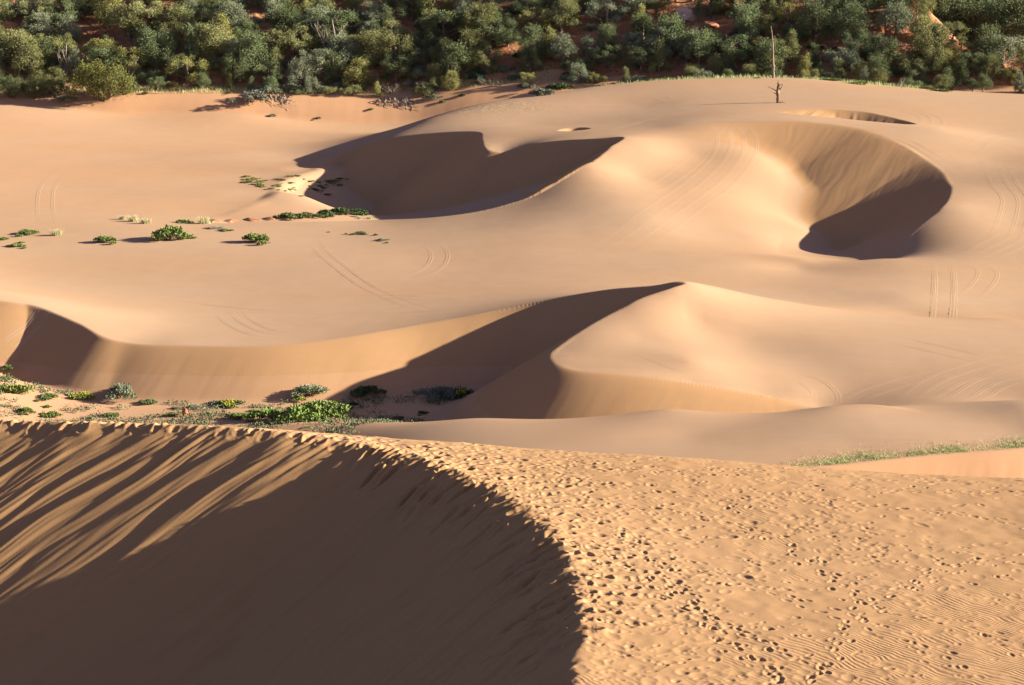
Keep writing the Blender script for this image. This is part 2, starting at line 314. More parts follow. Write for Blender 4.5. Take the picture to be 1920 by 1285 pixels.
# ------------------------------------------------------------------ footprints in the near dune
def make_stamps():
    rng = np.random.default_rng(7)
    st = .03; x0, y0, x1, y1 = -34., 46., 26., 86.
    W = int((x1 - x0) / st); H = int((y1 - y0) / st)
    A = np.zeros((H, W), np.float32); T = np.zeros((H, W), np.float32)
    cl = bA.line; clx, cly = cl[:, 0], cl[:, 1]
    tang = np.gradient(cl, axis=0); tang /= np.linalg.norm(tang, axis=1, keepdims=True)
    cum = bA.len
    def press(x, y, ang, L, Wd, dep, rim=.45, tail=0., soft=2.0):
        R = max(L, Wd) * 1.9 + tail
        i0, i1 = int((x - R - x0) / st), int((x + R - x0) / st) + 1; j0, j1 = int((y - R - y0) / st), int((y + R - y0) / st) + 1
        if i0 < 0 or j0 < 0 or i1 >= W or j1 >= H: return
        gx = x0 + np.arange(i0, i1) * st - x; gy = (y0 + np.arange(j0, j1) * st - y)[:, None]
        c, s = math.cos(ang), math.sin(ang)
        u = gx * c + gy * s; v = -gx * s + gy * c
        if tail: u = np.where(u > 0, u / (1 + tail / L), u)
        r = np.sqrt((u / L) ** 2 + (v / Wd) ** 2)
        prof = -np.clip(1 - r ** soft, 0, 1) + rim * np.exp(-((r - 1.22) / .26) ** 2) * (1 - .5 * (u / L > 0))
        A[j0:j1, i0:i1] += dep * prof; T[j0:j1, i0:i1] = np.maximum(T[j0:j1, i0:i1], np.exp(-(r / 1.6) ** 2))
    def walk(pts, n_side=.12, stride=.62, dep=.05, jit=.06):
        p = spline(pts, 24); d = np.concatenate([[0], np.cumsum(np.hypot(*np.diff(p, axis=0).T))]); k = 0
        for q in np.arange(rng.uniform(0, .5), d[-1], stride):
            i = min(np.searchsorted(d, q), len(p) - 2); t = p[i + 1] - p[i]; t = t / (np.linalg.norm(t) + 1e-9)
            sgn = 1 if k % 2 else -1; k += 1
            x, y = p[i] + np.array([-t[1], t[0]]) * n_side * sgn + rng.normal(0, jit, 2)
            press(x, y, math.atan2(t[1], t[0]) + rng.normal(0, .25), rng.uniform(.15, .19), rng.uniform(.075, .10), dep * rng.uniform(.6, 1.3), soft=3)
    # broad soft old hollows and heaps all over the trodden belt
    def crest_pt(s, off):
        i = min(max(np.searchsorted(cum, s), 1), len(cl) - 2); t = tang[i]
        return cl[i] + np.array([t[1], -t[0]]) * off, t      # + = stoss side
    s_lo = np.interp(48, cl[::1, 1][:40], cum[:40]) if False else 0
    tot = cum[-1]
    for _ in range(2600):                                    # belt along the brink
        s = rng.uniform(0, tot); off = abs(rng.normal(0, 1.9)) - .7
        (x, y), t = crest_pt(s, off)
        if y < 57 and rng.random() > sstep(53, 57, y): continue
        k = .62
        press(x, y, rng.uniform(0, 6.28), rng.uniform(.14, .30), rng.uniform(.11, .22), k * rng.uniform(.012, .055), rim=rng.uniform(.4, .8))
    for _ in range(420):                                     # feet that broke through the brink and slid
        s = rng.uniform(0, tot); off = rng.uniform(-1.7, .2)
        (x, y), t = crest_pt(s, off)
        if y < 57 and rng.random() > sstep(52, 56, y): continue
        if x < -5: continue
        down = math.atan2(t[0], -t[1])
        press(x, y, down + rng.normal(0, .2), rng.uniform(.15, .25), rng.uniform(.11, .2), rng.uniform(.04, .10) * (.5 if x < -6 else 1), rim=.8, tail=rng.uniform(.2, 1.3))
    for _ in range(9500):                                    # the windward side
        x = rng.uniform(-8, 22); y = rng.uniform(48, 80)
        p = .5 + .5 * float(noise2(x * .22, y * .22, 301)) + .35 * float(noise2(x * .6, y * .6, 302))
        dx = x - np.interp(y, cly[:52][::1], clx[:52]) if y < 70 else x + 3
        p *= math.exp(-max(dx - 3.5, 0) / 7.5) * 1.1 + .20
        if rng.random() > p or dx < -.3: continue
        big = rng.random() < .5
        press(x, y, rng.uniform(0, 6.28), rng.uniform(.16, .30) if big else rng.uniform(.11, .16), rng.uniform(.12, .2) if big else rng.uniform(.07, .11), rng.uniform(.006, .02) if big else rng.uniform(.008, .026), rim=rng.uniform(.2, .6))
    for (pts, dep) in [([PZ(1105, 1020, 5.6), PZ(1215, 1080, 5.5), PZ(1290, 1120, 5.5), PZ(1345, 1180, 5.5), PZ(1390, 1215, 5.5), PZ(1450, 1250, 5.5), PZ(1470, 1300, 5.5)], .075),
                       ([PZ(1090, 960, 5.5), PZ(1180, 1010, 5.5), PZ(1270, 1090, 5.5), PZ(1330, 1150, 5.5), PZ(1460, 1215, 5.4), PZ(1560, 1270, 5.4)], .06),
                       ([PZ(1130, 940, 5.4), PZ(1300, 960, 5.3), PZ(1430, 990, 5.2), PZ(1470, 1010, 5.2), PZ(1560, 1080, 5.2), PZ(1640, 1140, 5.2), PZ(1790, 1170, 5.1), PZ(1930, 1240, 5.1)], .055),
                       ([PZ(1060, 900, 5.3), PZ(1250, 930, 5.2), PZ(1500, 945, 5.0), PZ(1720, 960, 4.9), PZ(1930, 990, 4.8)], .05),
                       ([PZ(1000, 880, 5.3), PZ(1200, 890, 5.1), PZ(1400, 905, 5.0), PZ(1650, 930, 4.8), PZ(1930, 935, 4.7)], .045),
                       ([PZ(1500, 1290, 5.4), PZ(1560, 1200, 5.4), PZ(1620, 1130, 5.3), PZ(1770, 1060, 5.1), PZ(1930, 1030, 5.0)], .05),
                       ([PZ(1250, 1040, 5.4), PZ(1420, 1090, 5.4), PZ(1600, 1150, 5.3), PZ(1760, 1230, 5.2), PZ(1850, 1290, 5.2)], .045)]:
        for _ in range(2):
            o = rng.normal(0, .25, 2); walk([(a + o[0], b + o[1]) for a, b, c in pts], dep=dep * .47, jit=.16)
    gx = x0 + np.arange(W) * st; gy = y0 + np.arange(H) * st; XX, YY = np.meshgrid(gx[::4], gy[::4])
    n = .022 * pfbm(XX * .8, YY * .8, 401, 3, .6); n = np.repeat(np.repeat(n, 4, 0), 4, 1)[:H, :W]
    for ax in (0, 1):
        for _ in range(2): n = (np.roll(n, 2, ax) + np.roll(n, -2, ax) + np.roll(n, 1, ax) + np.roll(n, -1, ax) + n) / 5
    A += n * sstep(-12, -2, gx)[None, :]
    return (x0, y0, st, np.clip(A, -.17, .15)), (x0, y0, st, T)

STAMP, TRAMP = make_stamps()

def trample_at(x, y):
    x0, y0, st, arr = TRAMP
    ix = ((x - x0) / st).astype(int); iy = ((y - y0) / st).astype(int)
    ok = (ix >= 0) & (iy >= 0) & (ix < arr.shape[1]) & (iy < arr.shape[0])
    out = np.zeros(x.shape, np.float32); out[ok] = arr[iy[ok], ix[ok]]
    return out

# ------------------------------------------------------------------ scene, camera, light
sc = bpy.context.scene
COL = sc.collection

def link_mesh(name, co, faces, mat=None, smooth=True, parent=None):
    """faces: int array (n,4) or (n,3), or a list of index tuples"""
    me = bpy.data.meshes.new(name)
    if isinstance(faces, np.ndarray):
        k = faces.shape[1]
        me.vertices.add(len(co)); me.vertices.foreach_set('co', np.asarray(co, np.float32).ravel())
        me.loops.add(faces.size); me.loops.foreach_set('vertex_index', faces.ravel().astype(np.int32))
        me.polygons.add(len(faces)); me.polygons.foreach_set('loop_start', np.arange(0, faces.size, k, dtype=np.int32))
        me.update(calc_edges=True)
    else:
        me.from_pydata([tuple(map(float, c)) for c in co], [], [tuple(map(int, f)) for f in faces]); me.update()
    if smooth: me.polygons.foreach_set('use_smooth', np.ones(len(me.polygons), bool))
    if mat: me.materials.append(mat)
    o = bpy.data.objects.new(name, me); COL.objects.link(o)
    if parent: o.parent = parent
    return o

cam = bpy.data.cameras.new('camera'); cob = bpy.data.objects.new('camera', cam); COL.objects.link(cob); sc.camera = cob
cam.lens = FPX / 1920 * 36; cam.sensor_width = 36; cam.clip_start = .5; cam.clip_end = 3000
cob.location = (0, 0, CZ); cob.rotation_euler = (math.pi / 2 - PITCH, 0, 0)

from mathutils import Vector, Matrix
EL, AZ = math.radians(16.5), math.radians(1.5)
SUN = Vector((math.cos(EL) * math.cos(AZ), math.cos(EL) * math.sin(AZ), math.sin(EL)))
world = bpy.data.worlds.new('World'); sc.world = world; world.use_nodes = True
wn = world.node_tree; sky = wn.nodes.new('ShaderNodeTexSky'); sky.sky_type = 'NISHITA'; sky.sun_disc = False
sky.sun_elevation = EL; sky.sun_rotation = math.pi / 2 - AZ; sky.air_density = .9; sky.dust_density = 1.2; sky.ozone_density = 1.5
tint = wn.nodes.new('ShaderNodeMix'); tint.data_type = 'RGBA'; tint.blend_type = 'MULTIPLY'; tint.inputs[0].default_value = 1; tint.inputs[7].default_value = (.82, .67, .84, 1)
wn.links.new(sky.outputs[0], tint.inputs[6]); wn.links.new(tint.outputs[2], wn.nodes['Background'].inputs[0]); wn.nodes['Background'].inputs[1].default_value = .05
sun = bpy.data.lights.new('sun', 'SUN'); sun.energy = 5; sun.angle = math.radians(.5); sun.color = (1, .95, .80)
sob = bpy.data.objects.new('sun', sun); COL.objects.link(sob); sob.rotation_euler = SUN.to_track_quat('Z', 'Y').to_euler(); sob.location = SUN * 400
sc.view_settings.view_transform = 'Standard'; sc.view_settings.look = 'None'; sc.view_settings.gamma = 1
sc.view_settings.exposure = 2.08

# ------------------------------------------------------------------ materials
class NT:
    def __init__(self, name, rough=1.0):
        self.m = bpy.data.materials.new(name); self.m.use_nodes = True; self.t = self.m.node_tree
        self.b = self.t.nodes['Principled BSDF']; self.b.inputs['Roughness'].default_value = rough
        self.b.inputs['Specular IOR Level'].default_value = .1
    def n(self, kind, **kw):
        x = self.t.nodes.new(kind)
        for k, v in kw.items():
            if k in x.inputs: x.inputs[k].default_value = v
            else: setattr(x, k, v)
        return x
    def l(self, a, b): self.t.links.new(a, b)
    def mix(self, f, a, b, mode='MIX'):
        x = self.t.nodes.new('ShaderNodeMix'); x.data_type = 'RGBA'; x.blend_type = mode
        for s, v in ((x.inputs[0], f), (x.inputs[6], a), (x.inputs[7], b)):
            if hasattr(v, 'is_linked'): self.l(v, s)
            else: s.default_value = v if not isinstance(v, tuple) else (*v, 1)
        return x.outputs[2]
    def math(self, op, a, b=None, c=None):
        x = self.t.nodes.new('ShaderNodeMath'); x.operation = op
        for i, v in enumerate((a, b, c)):
            if v is None: continue
            if hasattr(v, 'is_linked'): self.l(v, x.inputs[i])
            else: x.inputs[i].default_value = v
        return x.outputs[0]
    def ramp(self, v, lo, hi):
        x = self.t.nodes.new('ShaderNodeMapRange'); x.interpolation_type = 'SMOOTHSTEP'
        self.l(v, x.inputs[0]); x.inputs[1].default_value = lo; x.inputs[2].default_value = hi
        return x.outputs[0]
    def pos(self, s=(1, 1, 1)):
        g = self.t.nodes.new('ShaderNodeNewGeometry'); mp = self.t.nodes.new('ShaderNodeMapping'); mp.inputs['Scale'].default_value = s
        self.l(g.outputs['Position'], mp.inputs[0]); return mp.outputs[0]
    def noise(self, vec, scale, detail=3, rough=.5, dist=0):
        x = self.t.nodes.new('ShaderNodeTexNoise'); x.inputs['Scale'].default_value = scale; x.inputs['Detail'].default_value = detail
        x.inputs['Roughness'].default_value = rough; x.inputs['Distortion'].default_value = dist
        if vec is not None: self.l(vec, x.inputs['Vector'])
        return x.outputs['Fac']
    def attr(self, name):
        x = self.t.nodes.new('ShaderNodeAttribute'); x.attribute_name = name; return x.outputs['Fac']
    def color(self, c): self.l(c, self.b.inputs['Base Color'])
    def bump(self, h, strength, dist):
        x = self.t.nodes.new('ShaderNodeBump'); x.inputs['Strength'].default_value = strength; x.inputs['Distance'].default_value = dist
        self.l(h, x.inputs['Height']); self.l(x.outputs[0], self.b.inputs['Normal'])

def sand_material():
    k = NT('sand'); k.b.inputs['Specular IOR Level'].default_value = 0; k.b.inputs['Diffuse Roughness'].default_value = .2
    big = k.noise(k.pos((.03, .09, .1)), 1.0, 4, .55); mid = k.noise(k.pos((.35, .5, .5)), 1.0, 3, .6); fine = k.noise(k.pos(), 14, 2, .7)
    c = k.mix(k.ramp(big, .35, .68), (.335, .217, .135), (.34, .208, .121))
    c = k.mix(k.math('MULTIPLY', k.attr('bank'), .9), c, (.40, .215, .112))
    c = k.mix(k.math('MAXIMUM', k.math('MULTIPLY', k.math('SUBTRACT', k.attr('slip'), k.attr('bank')), .75), 0.0), c, (.335, .183, .082))
    c = k.mix(k.math('MULTIPLY', k.attr('near'), .6), c, (.335, .182, .077))
    streak = k.noise(k.pos((.25, 2.2, .6)), 1.0, 5, .7)
    v = k.math('ADD', k.math('ADD', k.math('MULTIPLY', mid, .06), k.math('MULTIPLY', streak, .10)), k.math('MULTIPLY', fine, .10))
    g = k.t.nodes.new('ShaderNodeHueSaturation'); k.l(c, g.inputs['Color']); k.l(k.math('ADD', v, .88), g.inputs['Value'])
    k.color(g.outputs[0])
    # wind ripples on the near dune, grain elsewhere
    p = k.t.nodes.new('ShaderNodeNewGeometry').outputs['Position']; s = k.t.nodes.new('ShaderNodeSeparateXYZ'); k.l(p, s.inputs[0])
    wob = k.noise(k.pos((.45, .45, .45)), 1.0, 2, .5); wob2 = k.noise(k.pos((2.2, 2.2, 2.2)), 1.0, 2, .5)
    ph = k.math('ADD', k.math('MULTIPLY', s.outputs[0], 30.), k.math('MULTIPLY', s.outputs[1], 24.))
    ph = k.math('ADD', ph, k.math('ADD', k.math('MULTIPLY', wob, 46.), k.math('MULTIPLY', wob2, 7.)))
    rip = k.math('MULTIPLY', k.math('SINE', ph), k.attr('ripple'))
    h = k.math('ADD', k.math('MULTIPLY', rip, .006), k.math('MULTIPLY', fine, .004))
    k.bump(h, 1.0, 1.0)
    return k.m

def soil_material():
    k = NT('red_soil')
    a = k.noise(k.pos((.25, .25, .4)), 1.0, 5, .6); b = k.noise(k.pos(), 1.6, 5, .65)
    c = k.mix(k.ramp(a, .38, .66), (.30, .12, .055), (.40, .20, .105)); c = k.mix(k.ramp(b, .5, .72), c, (.19, .08, .042))
    k.color(c); k.bump(b, .8, .35)
    return k.m

M_SAND, M_SOIL = sand_material(), soil_material()

def build_ground():
    dy = lambda a, b, n: np.linspace(a, b, int(n * QUAL), endpoint=False)
    ys = np.concatenate([dy(22, 50, 150), dy(50, 80, 850), dy(80, 100, 200), dy(100, 118, 140), dy(118, 129, 300), dy(129, 250, 890), dy(250, 400, 330)])
    us = np.concatenate([dy(-.5, -.26, 110), dy(-.26, .26, 1150), dy(.26, .5, 110)])
    Y, Uu = np.meshgrid(ys, us, indexing='ij'); X = Uu * Y
    z, slip, wood = height(X, Y, True)
    n, m = Y.shape; xf, yf = X.ravel(), Y.ravel()
    co = np.stack([xf, yf, z], -1).astype(np.float32)
    hl = yf > np.interp(xf, [-60, -20, 4, 14, 26, 40], [262.5, 264, 263.8, 262.5, 259, 256]) + .8 * noise2(xf * .2, yf * .1, 73)
    trm = np.where(yf < 90, trample_at(xf, yf), 0)
    near = (az_top(xf, yf) > z - 1.0) & (yf < 86)
    rip = near * (1 - slip) * np.clip(1 - 1.4 * trm, 0, 1) * sstep(.45, .85, .42 + .5 * noise2(xf * .25, yf * .25, 61) + .5 * (1 - sstep(51, 63, yf)))
    bank = wood * (yf > 240) + .35 * sstep(-5, -30, xf) * sstep(150, 190, yf) + .6 * sstep(.2, .9, (yf > 100) * (yf < 122) * (z < -1.3) * (xf < 0))
    bank = bank + 1.0 * slip * (yf > 84) * (yf < 97.5) * (xf > 9) * (z < 1.2)
    idx = np.arange(n * m).reshape(n, m)
    f = np.stack([idx[:-1, :-1], idx[:-1, 1:], idx[1:, 1:], idx[1:, :-1]], -1).reshape(-1, 4)
    fh = hl[f].sum(1) >= 2
    def part(name, sel, mat, attrs):
        ff = f[sel]; used = np.zeros(len(co), bool); used[ff.ravel()] = True
        new = np.cumsum(used) - 1
        o = link_mesh(name, co[used], new[ff], mat)
        for nm, v in attrs:
            at = o.data.attributes.new(nm, 'FLOAT', 'POINT'); at.data.foreach_set('value', np.asarray(v, np.float32)[used])
        o['kind'] = 'structure'
        return o
    part('sand_dunes', ~fh, M_SAND, (('slip', slip), ('bank', np.clip(bank, 0, 1)), ('ripple', rip), ('near', near.astype(np.float32))))
    part('hillside', fh, M_SOIL, ())

def az_top(x, y):
    out = np.full(x.shape, -50, np.float32); k = y < 90
    out[k] = SA(x[k], y[k]); return out

build_ground()

# ------------------------------------------------------------------ helpers for things
def thing(name, label, cat, loc, rotz=0.0, group=None, scale=None):
    o = bpy.data.objects.new(name, None); COL.objects.link(o)
    o.empty_display_size = .3; o.location = loc; o.rotation_euler = (0, 0, rotz)
    if scale is not None: o.scale = (scale, scale, scale) if np.isscalar(scale) else scale
    o['label'] = label; o['category'] = cat
    if group: o['group'] = group
    return o

def tag(o, label, cat, group=None, kind=None):
    o['label'] = label; o['category'] = cat
    if group: o['group'] = group
    if kind: o['kind'] = kind
    return o

def mesh_of(name, co, faces, mat, smooth=False):
    o = link_mesh(name, co, faces, mat, smooth); me = o.data
    bpy.data.objects.remove(o); return me

def place(name, parts, label, cat, loc, rotz=0., scale=1., group=None, color=None):
    """parts: list of (part name, mesh[, parent index]); every part is an object of its own under the thing"""
    t = thing(name, label, cat, loc, rotz, group, scale)
    made = []
    for p in parts:
        c = bpy.data.objects.new(p[0], p[1]); COL.objects.link(c)
        c.parent = made[p[2]] if len(p) > 2 else t
        if color: c.color = (*color, 1)
        made.append(c)
    return t

def project(x, y, z):
    dx, dy, dz = x, y, z - CZ
    f = dy * CP - dz * SP; u = dy * SP + dz * CP
    return 960 + FPX * dx / f, 642.5 - FPX * u / f

def leaves(P, size, rng, up=0.0, aspect=.5, out=None):
    """one small quad per point, random facing"""
    n = len(P); size = np.broadcast_to(size, (n,))
    d = rng.normal(size=(n, 3)); d[:, 2] += up * 2
    if out is not None: d += out
    d /= np.linalg.norm(d, axis=1, keepdims=True) + 1e-9
    a = rng.normal(size=(n, 3)); a -= (a * d).sum(1, keepdims=True) * d; a /= np.linalg.norm(a, axis=1, keepdims=True) + 1e-9
    w = a * (size * aspect)[:, None]; l = d * size[:, None]
    V = np.stack([P - w * .6, P + w * .6, P + w * .45 + l, P - w * .45 + l], 1).reshape(-1, 3)
    return V, np.arange(4 * n).reshape(n, 4)

def tube(path, radii, k=6):
    path = [Vector(p) for p in path]; co = []; fa = []
    for i, p in enumerate(path):
        d = (path[min(i + 1, len(path) - 1)] - path[max(i - 1, 0)]).normalized()
        a = d.orthogonal().normalized(); b = d.cross(a)
        for j in range(k):
            t = 2 * math.pi * j / k; co.append(p + (a * math.cos(t) + b * math.sin(t)) * radii[i])
    for i in range(len(path) - 1):
        for j in range(k):
            q = (j + 1) % k; fa.append((i * k + j, i * k + q, (i + 1) * k + q, (i + 1) * k + j))
    co.append(path[-1] + (path[-1] - path[-2]).normalized() * radii[-1]); e = len(co) - 1; s = (len(path) - 1) * k
    fa += [(s + j, s + (j + 1) % k, e, e) for j in range(k)]
    return np.array(co), np.array(fa)

def merge(parts):
    co, fa, o = [], [], 0
    for c, f in parts:
        co.append(c); fa.append(np.asarray(f) + o); o += len(c)
    return np.concatenate(co), [tuple(dict.fromkeys(q)) for q in np.concatenate(fa)]

# ------------------------------------------------------------------ plant materials
def leaf_material(name, tint_by_object=True, base=(.08, .10, .035), var=.5, rough=.8):
    k = NT(name, rough)
    if tint_by_object:
        oi = k.t.nodes.new('ShaderNodeObjectInfo'); c = oi.outputs['Color']
    else:
        c = k.t.nodes.new('ShaderNodeRGB').outputs[0]; c.default_value = (*base, 1)
    f = k.noise(k.pos(), 1.1, 3, .6); g = k.noise(k.pos(), 6.0, 2, .6)
    v = k.math('ADD', k.math('MULTIPLY', f, var * 1.2), k.math('MULTIPLY', g, var * .9))
    h = k.t.nodes.new('ShaderNodeHueSaturation'); k.l(c, h.inputs['Color']); k.l(k.math('ADD', v, 1 - var), h.inputs['Value'])
    k.l(k.math('ADD', k.math('MULTIPLY', f, -.05), .525), h.inputs['Hue'])
    k.color(h.outputs[0])
    return k.m

def plain_material(name, a, b, scale=4, rough=.9, stretch=(1, 1, 1), bump=.4, bd=.03):
    k = NT(name, rough); n = k.noise(k.pos(stretch), scale, 4, .6)
    k.color(k.mix(k.ramp(n, .32, .68), a, b)); k.bump(n, bump, bd); return k.m

M_LEAF = leaf_material('foliage')
M_BARK = plain_material('bark', (.11, .075, .05), (.22, .16, .12), 5, stretch=(1, 1, .3))
M_DEAD = plain_material('weathered_wood', (.20, .15, .11), (.34, .28, .22), 3, stretch=(2, 2, .5))
M_SNAG = plain_material('old_snag_wood', (.12, .085, .06), (.26, .19, .14), 1.6, stretch=(1.5, 1.5, 1.2))
M_DARKSNAG = plain_material('burnt_snag_wood', (.045, .028, .02), (.30, .19, .11), 2.2, stretch=(1.2, 1.2, .6))
M_TWIG = plain_material('dry_twigs', (.15, .105, .075), (.27, .21, .16), 6)
M_FLOWER = leaf_material('yellow_flowers', False, (.46, .38, .035), .25)
M_STRAW = leaf_material('straw_grass', False, (.40, .36, .19), .3)
M_GRASS = leaf_material('pale_green_grass', False, (.30, .34, .14), .35)
M_ROCK = plain_material('red_rock', (.30, .115, .055), (.45, .20, .11), .9, stretch=(1, 1, 2.2), bump=.8, bd=.2)
M_PALE = plain_material('pale_rock', (.46, .26, .19), (.60, .42, .33), .8, stretch=(1, 1, 2), bump=.8, bd=.2)
M_CRUST = plain_material('red_crust', (.22, .085, .045), (.40, .18, .09), 1.5, bump=.8, bd=.1)

# ------------------------------------------------------------------ tree prototypes (unit height)
def crown_tree(seed, kind):
    rng = np.random.default_rng(seed)
    cl = []
    if kind == 'juniper':       # dense, broad, blunt cone with upright sprays
        n, w = 34, .42
        for _ in range(n):
            h = rng.uniform(.10, .93) ** .85; r = w * (1 - ((h - .28) / .78) ** 2) ** .6 if h > .28 else w * (.75 + .25 * h / .28)
            t = rng.uniform(0, 6.283); q = r * math.sqrt(rng.uniform(.15, 1))
            cl.append((q * math.cos(t), q * math.sin(t), h, rng.uniform(.09, .145), rng.uniform(1.1, 1.7)))
        up, lf, per = .7, .021, 380
    elif kind == 'pinyon':      # open, irregular, rounded head on visible limbs
        n, w = 30, .46
        for _ in range(n):
            h = rng.uniform(.20, .92); r = w * math.sqrt(max(.05, 1 - ((h - .55) / .48) ** 2))
            t = rng.uniform(0, 6.283); q = r * math.sqrt(rng.uniform(.2, 1))
            cl.append((q * math.cos(t), q * math.sin(t), h, rng.uniform(.075, .135), rng.uniform(.7, 1.0)))
        up, lf, per = .25, .020, 400
    elif kind == 'spire':       # narrow upright juniper
        n, w = 28, .24
        for _ in range(n):
            h = rng.uniform(.08, .95); r = w * (1 - .85 * h) ** .7
            t = rng.uniform(0, 6.283); q = r * math.sqrt(rng.uniform(.1, 1))
            cl.append((q * math.cos(t), q * math.sin(t), h, rng.uniform(.06, .10), rng.uniform(1.4, 2.0)))
        up, lf, per = .9, .020, 320
    else:                       # shrubby: many stems from the ground, wider than tall
        n, w = 40, .78
        for _ in range(n):
            t = rng.uniform(0, 6.283); q = w * math.sqrt(rng.uniform(.0, 1)); h = rng.uniform(.25, .9) * math.sqrt(max(.1, 1 - (q / .88) ** 2))
            cl.append((q * math.cos(t), q * math.sin(t), h, rng.uniform(.12, .18), rng.uniform(.9, 1.3)))
        up, lf, per = .9, .026, 400
    P, O, S = [], [], []
    for x, y, z, r, st in cl:
        m = int(per * rng.uniform(.75, 1.25)); d = rng.normal(size=(m, 3)); d /= np.linalg.norm(d, axis=1, keepdims=True)
        q = rng.uniform(.25, 1, m) ** .45; j = 1 + .35 * rng.normal(size=m)
        P.append(np.array([x, y, z]) + d * (q * r * j)[:, None] * np.array([1, 1, st])); O.append(d * 1.1); S.append(lf * rng.uniform(.6, 1.35, m))
    P = np.concatenate(P); ok = P[:, 2] > .03
    V, F = leaves(P[ok], np.concatenate(S)[ok], rng, up, .42, np.concatenate(O)[ok])
    crown = mesh_of('crown', V, F, M_LEAF)
    tb = []
    if kind == 'shrubby':
        for x, y, z, r, st in cl[:16]: tb.append(tube([(x * .1, y * .1, -.05), (x * .5, y * .5, z * .45), (x, y, z)], [.022, .015, .006], 5))
    else:
        lean = rng.normal(0, .03, 2); top = .88 if kind != 'pinyon' else .75
        tb.append(tube([(0, 0, -.06), (lean[0] * .5, lean[1] * .5, .2), (lean[0], lean[1], .5), (lean[0] * .8, lean[1] * 1.3, top)], [.045, .032, .02, .006], 7))
        for x, y, z, r, st in cl[:18]:
            zb = max(.08, z - .55 * math.hypot(x, y) - .05)
            tb.append(tube([(lean[0] * zb, lean[1] * zb, zb), (x * .55, y * .55, (zb + z) / 2 + .01), (x, y, z)], [.014, .010, .004], 5))
    c, f = merge(tb); trunk = mesh_of('trunk', c, f, M_BARK, True)
    return [('trunk', trunk), ('crown', crown)]

def branch_fan(rng, n, spread, h, r0, sub=3, k=5, base=(0, 0, -.05)):
    tb = []
    for _ in range(n):
        t = rng.uniform(0, 6.283); s = spread * rng.uniform(.4, 1); z = h * rng.uniform(.55, 1)
        p = [np.array(base, float), np.array([.35 * s * math.cos(t), .35 * s * math.sin(t), .45 * z]), np.array([s * math.cos(t), s * math.sin(t), z])]
        p[1] += rng.normal(0, .06 * h, 3)
        tb.append(tube(p, [r0, r0 * .7, r0 * .25], k))
        for _ in range(sub):
            f = rng.uniform(.35, .9); a = p[1] * (1 - f) + p[2] * f; b = a + np.array([*rng.normal(0, .16 * spread, 2), rng.uniform(.05, .3) * h])
            tb.append(tube([a, (a + b) / 2 + rng.normal(0, .02 * h, 3), b], [r0 * .4, r0 * .3, r0 * .12], 4))
    return merge(tb)

def dead_tree(seed):
    rng = np.random.default_rng(seed); c1, f1 = tube([(0, 0, -.05), (.02, .01, .3), (-.03, .02, .65), (.01, 0, 1)], [.035, .028, .018, .006], 6)
    trunk = mesh_of('trunk', c1, f1.tolist() if False else [tuple(dict.fromkeys(q)) for q in f1], M_DEAD, True)
    c, f = branch_fan(rng, 11, .34, .95, .013, 3); return [('trunk', trunk), ('branches', mesh_of('branches', c, f, M_DEAD, True))]

# ------------------------------------------------------------------ low plants (unit radius)
def low_shrub(seed, kind):
    rng = np.random.default_rng(seed)
    n = {'green': 2000, 'sage': 3400, 'spread': 1500, 'flower': 1300, 'clump': 420}[kind]
    hgt = {'green': .72, 'sage': .85, 'spread': .42, 'flower': .55, 'clump': .8}[kind]
    nb = 14; bx = rng.normal(0, .42, (nb, 2)); bh = rng.uniform(.5, 1, nb) * np.exp(-(bx ** 2).sum(1) * .8)
    i = rng.integers(0, nb, n); d = rng.normal(size=(n, 3)); d /= np.linalg.norm(d, axis=1, keepdims=True); d[:, 2] = np.abs(d[:, 2])
    rr = .34 * rng.uniform(.3, 1, n) ** .5
    P = np.stack([bx[i, 0] + d[:, 0] * rr, bx[i, 1] + d[:, 1] * rr, hgt * bh[i] * .62 * rng.uniform(.1, 1, n) ** .5 + d[:, 2] * rr * .8 * hgt], -1)
    sz = {'green': .13, 'sage': .085, 'spread': .13, 'flower': .14, 'clump': .24}[kind] * rng.uniform(.6, 1.3, n)
    V, F = leaves(P, sz, rng, .9, .34, d * .8)
    out = []
    c, f = branch_fan(rng, 12, .7, hgt * .55, .022, 2, 4); out.append(('stems', mesh_of('stems', c, f, M_TWIG, True)))
    out.append(('foliage', mesh_of('foliage', V, F, M_LEAF)))
    if kind == 'flower':
        top = P[P[:, 2] > np.quantile(P[:, 2], .62)][:260] + [0, 0, .10]
        V, F = leaves(top, .065, rng, .2, .95); out.append(('flowers', mesh_of('flowers', V, F, M_FLOWER)))
    return out

def twig_brush(seed, n=22, spread=.9, h=.75):
    rng = np.random.default_rng(seed); c, f = branch_fan(rng, n, spread, h, .022, 3, 4)
    return [('twigs', mesh_of('twigs', c, f, M_TWIG, True))]

def blades(P, h, rng, wid=.05, lean=.35):
    n = len(P); t = rng.uniform(0, 6.283, n); w = np.stack([np.cos(t), np.sin(t), 0 * t], -1) * (h * wid)[:, None]
    d = np.stack([rng.normal(0, lean, n), rng.normal(0, lean, n), np.ones(n)], -1) * h[:, None]
    V = np.stack([P - w, P + w, P + d * .55 + w * .6, P + d * .55 - w * .6, P + d + w * .1, P + d - w * .1 + [0, 0, -.001]], 1).reshape(-1, 3)
    i = np.arange(n)[:, None] * 6
    return V, np.concatenate([i + [0, 1, 2, 3], i + [3, 2, 4, 5]])

def grass_tuft(seed, mat):
    rng = np.random.default_rng(seed); n = 260; P = np.concatenate([rng.normal(0, .32, (n, 2)), np.zeros((n, 1)) - .03], 1)
    V, F = blades(P, rng.uniform(.5, 1.0, n), rng, .035, .4); return [('blades', mesh_of('blades', V, F, mat))]

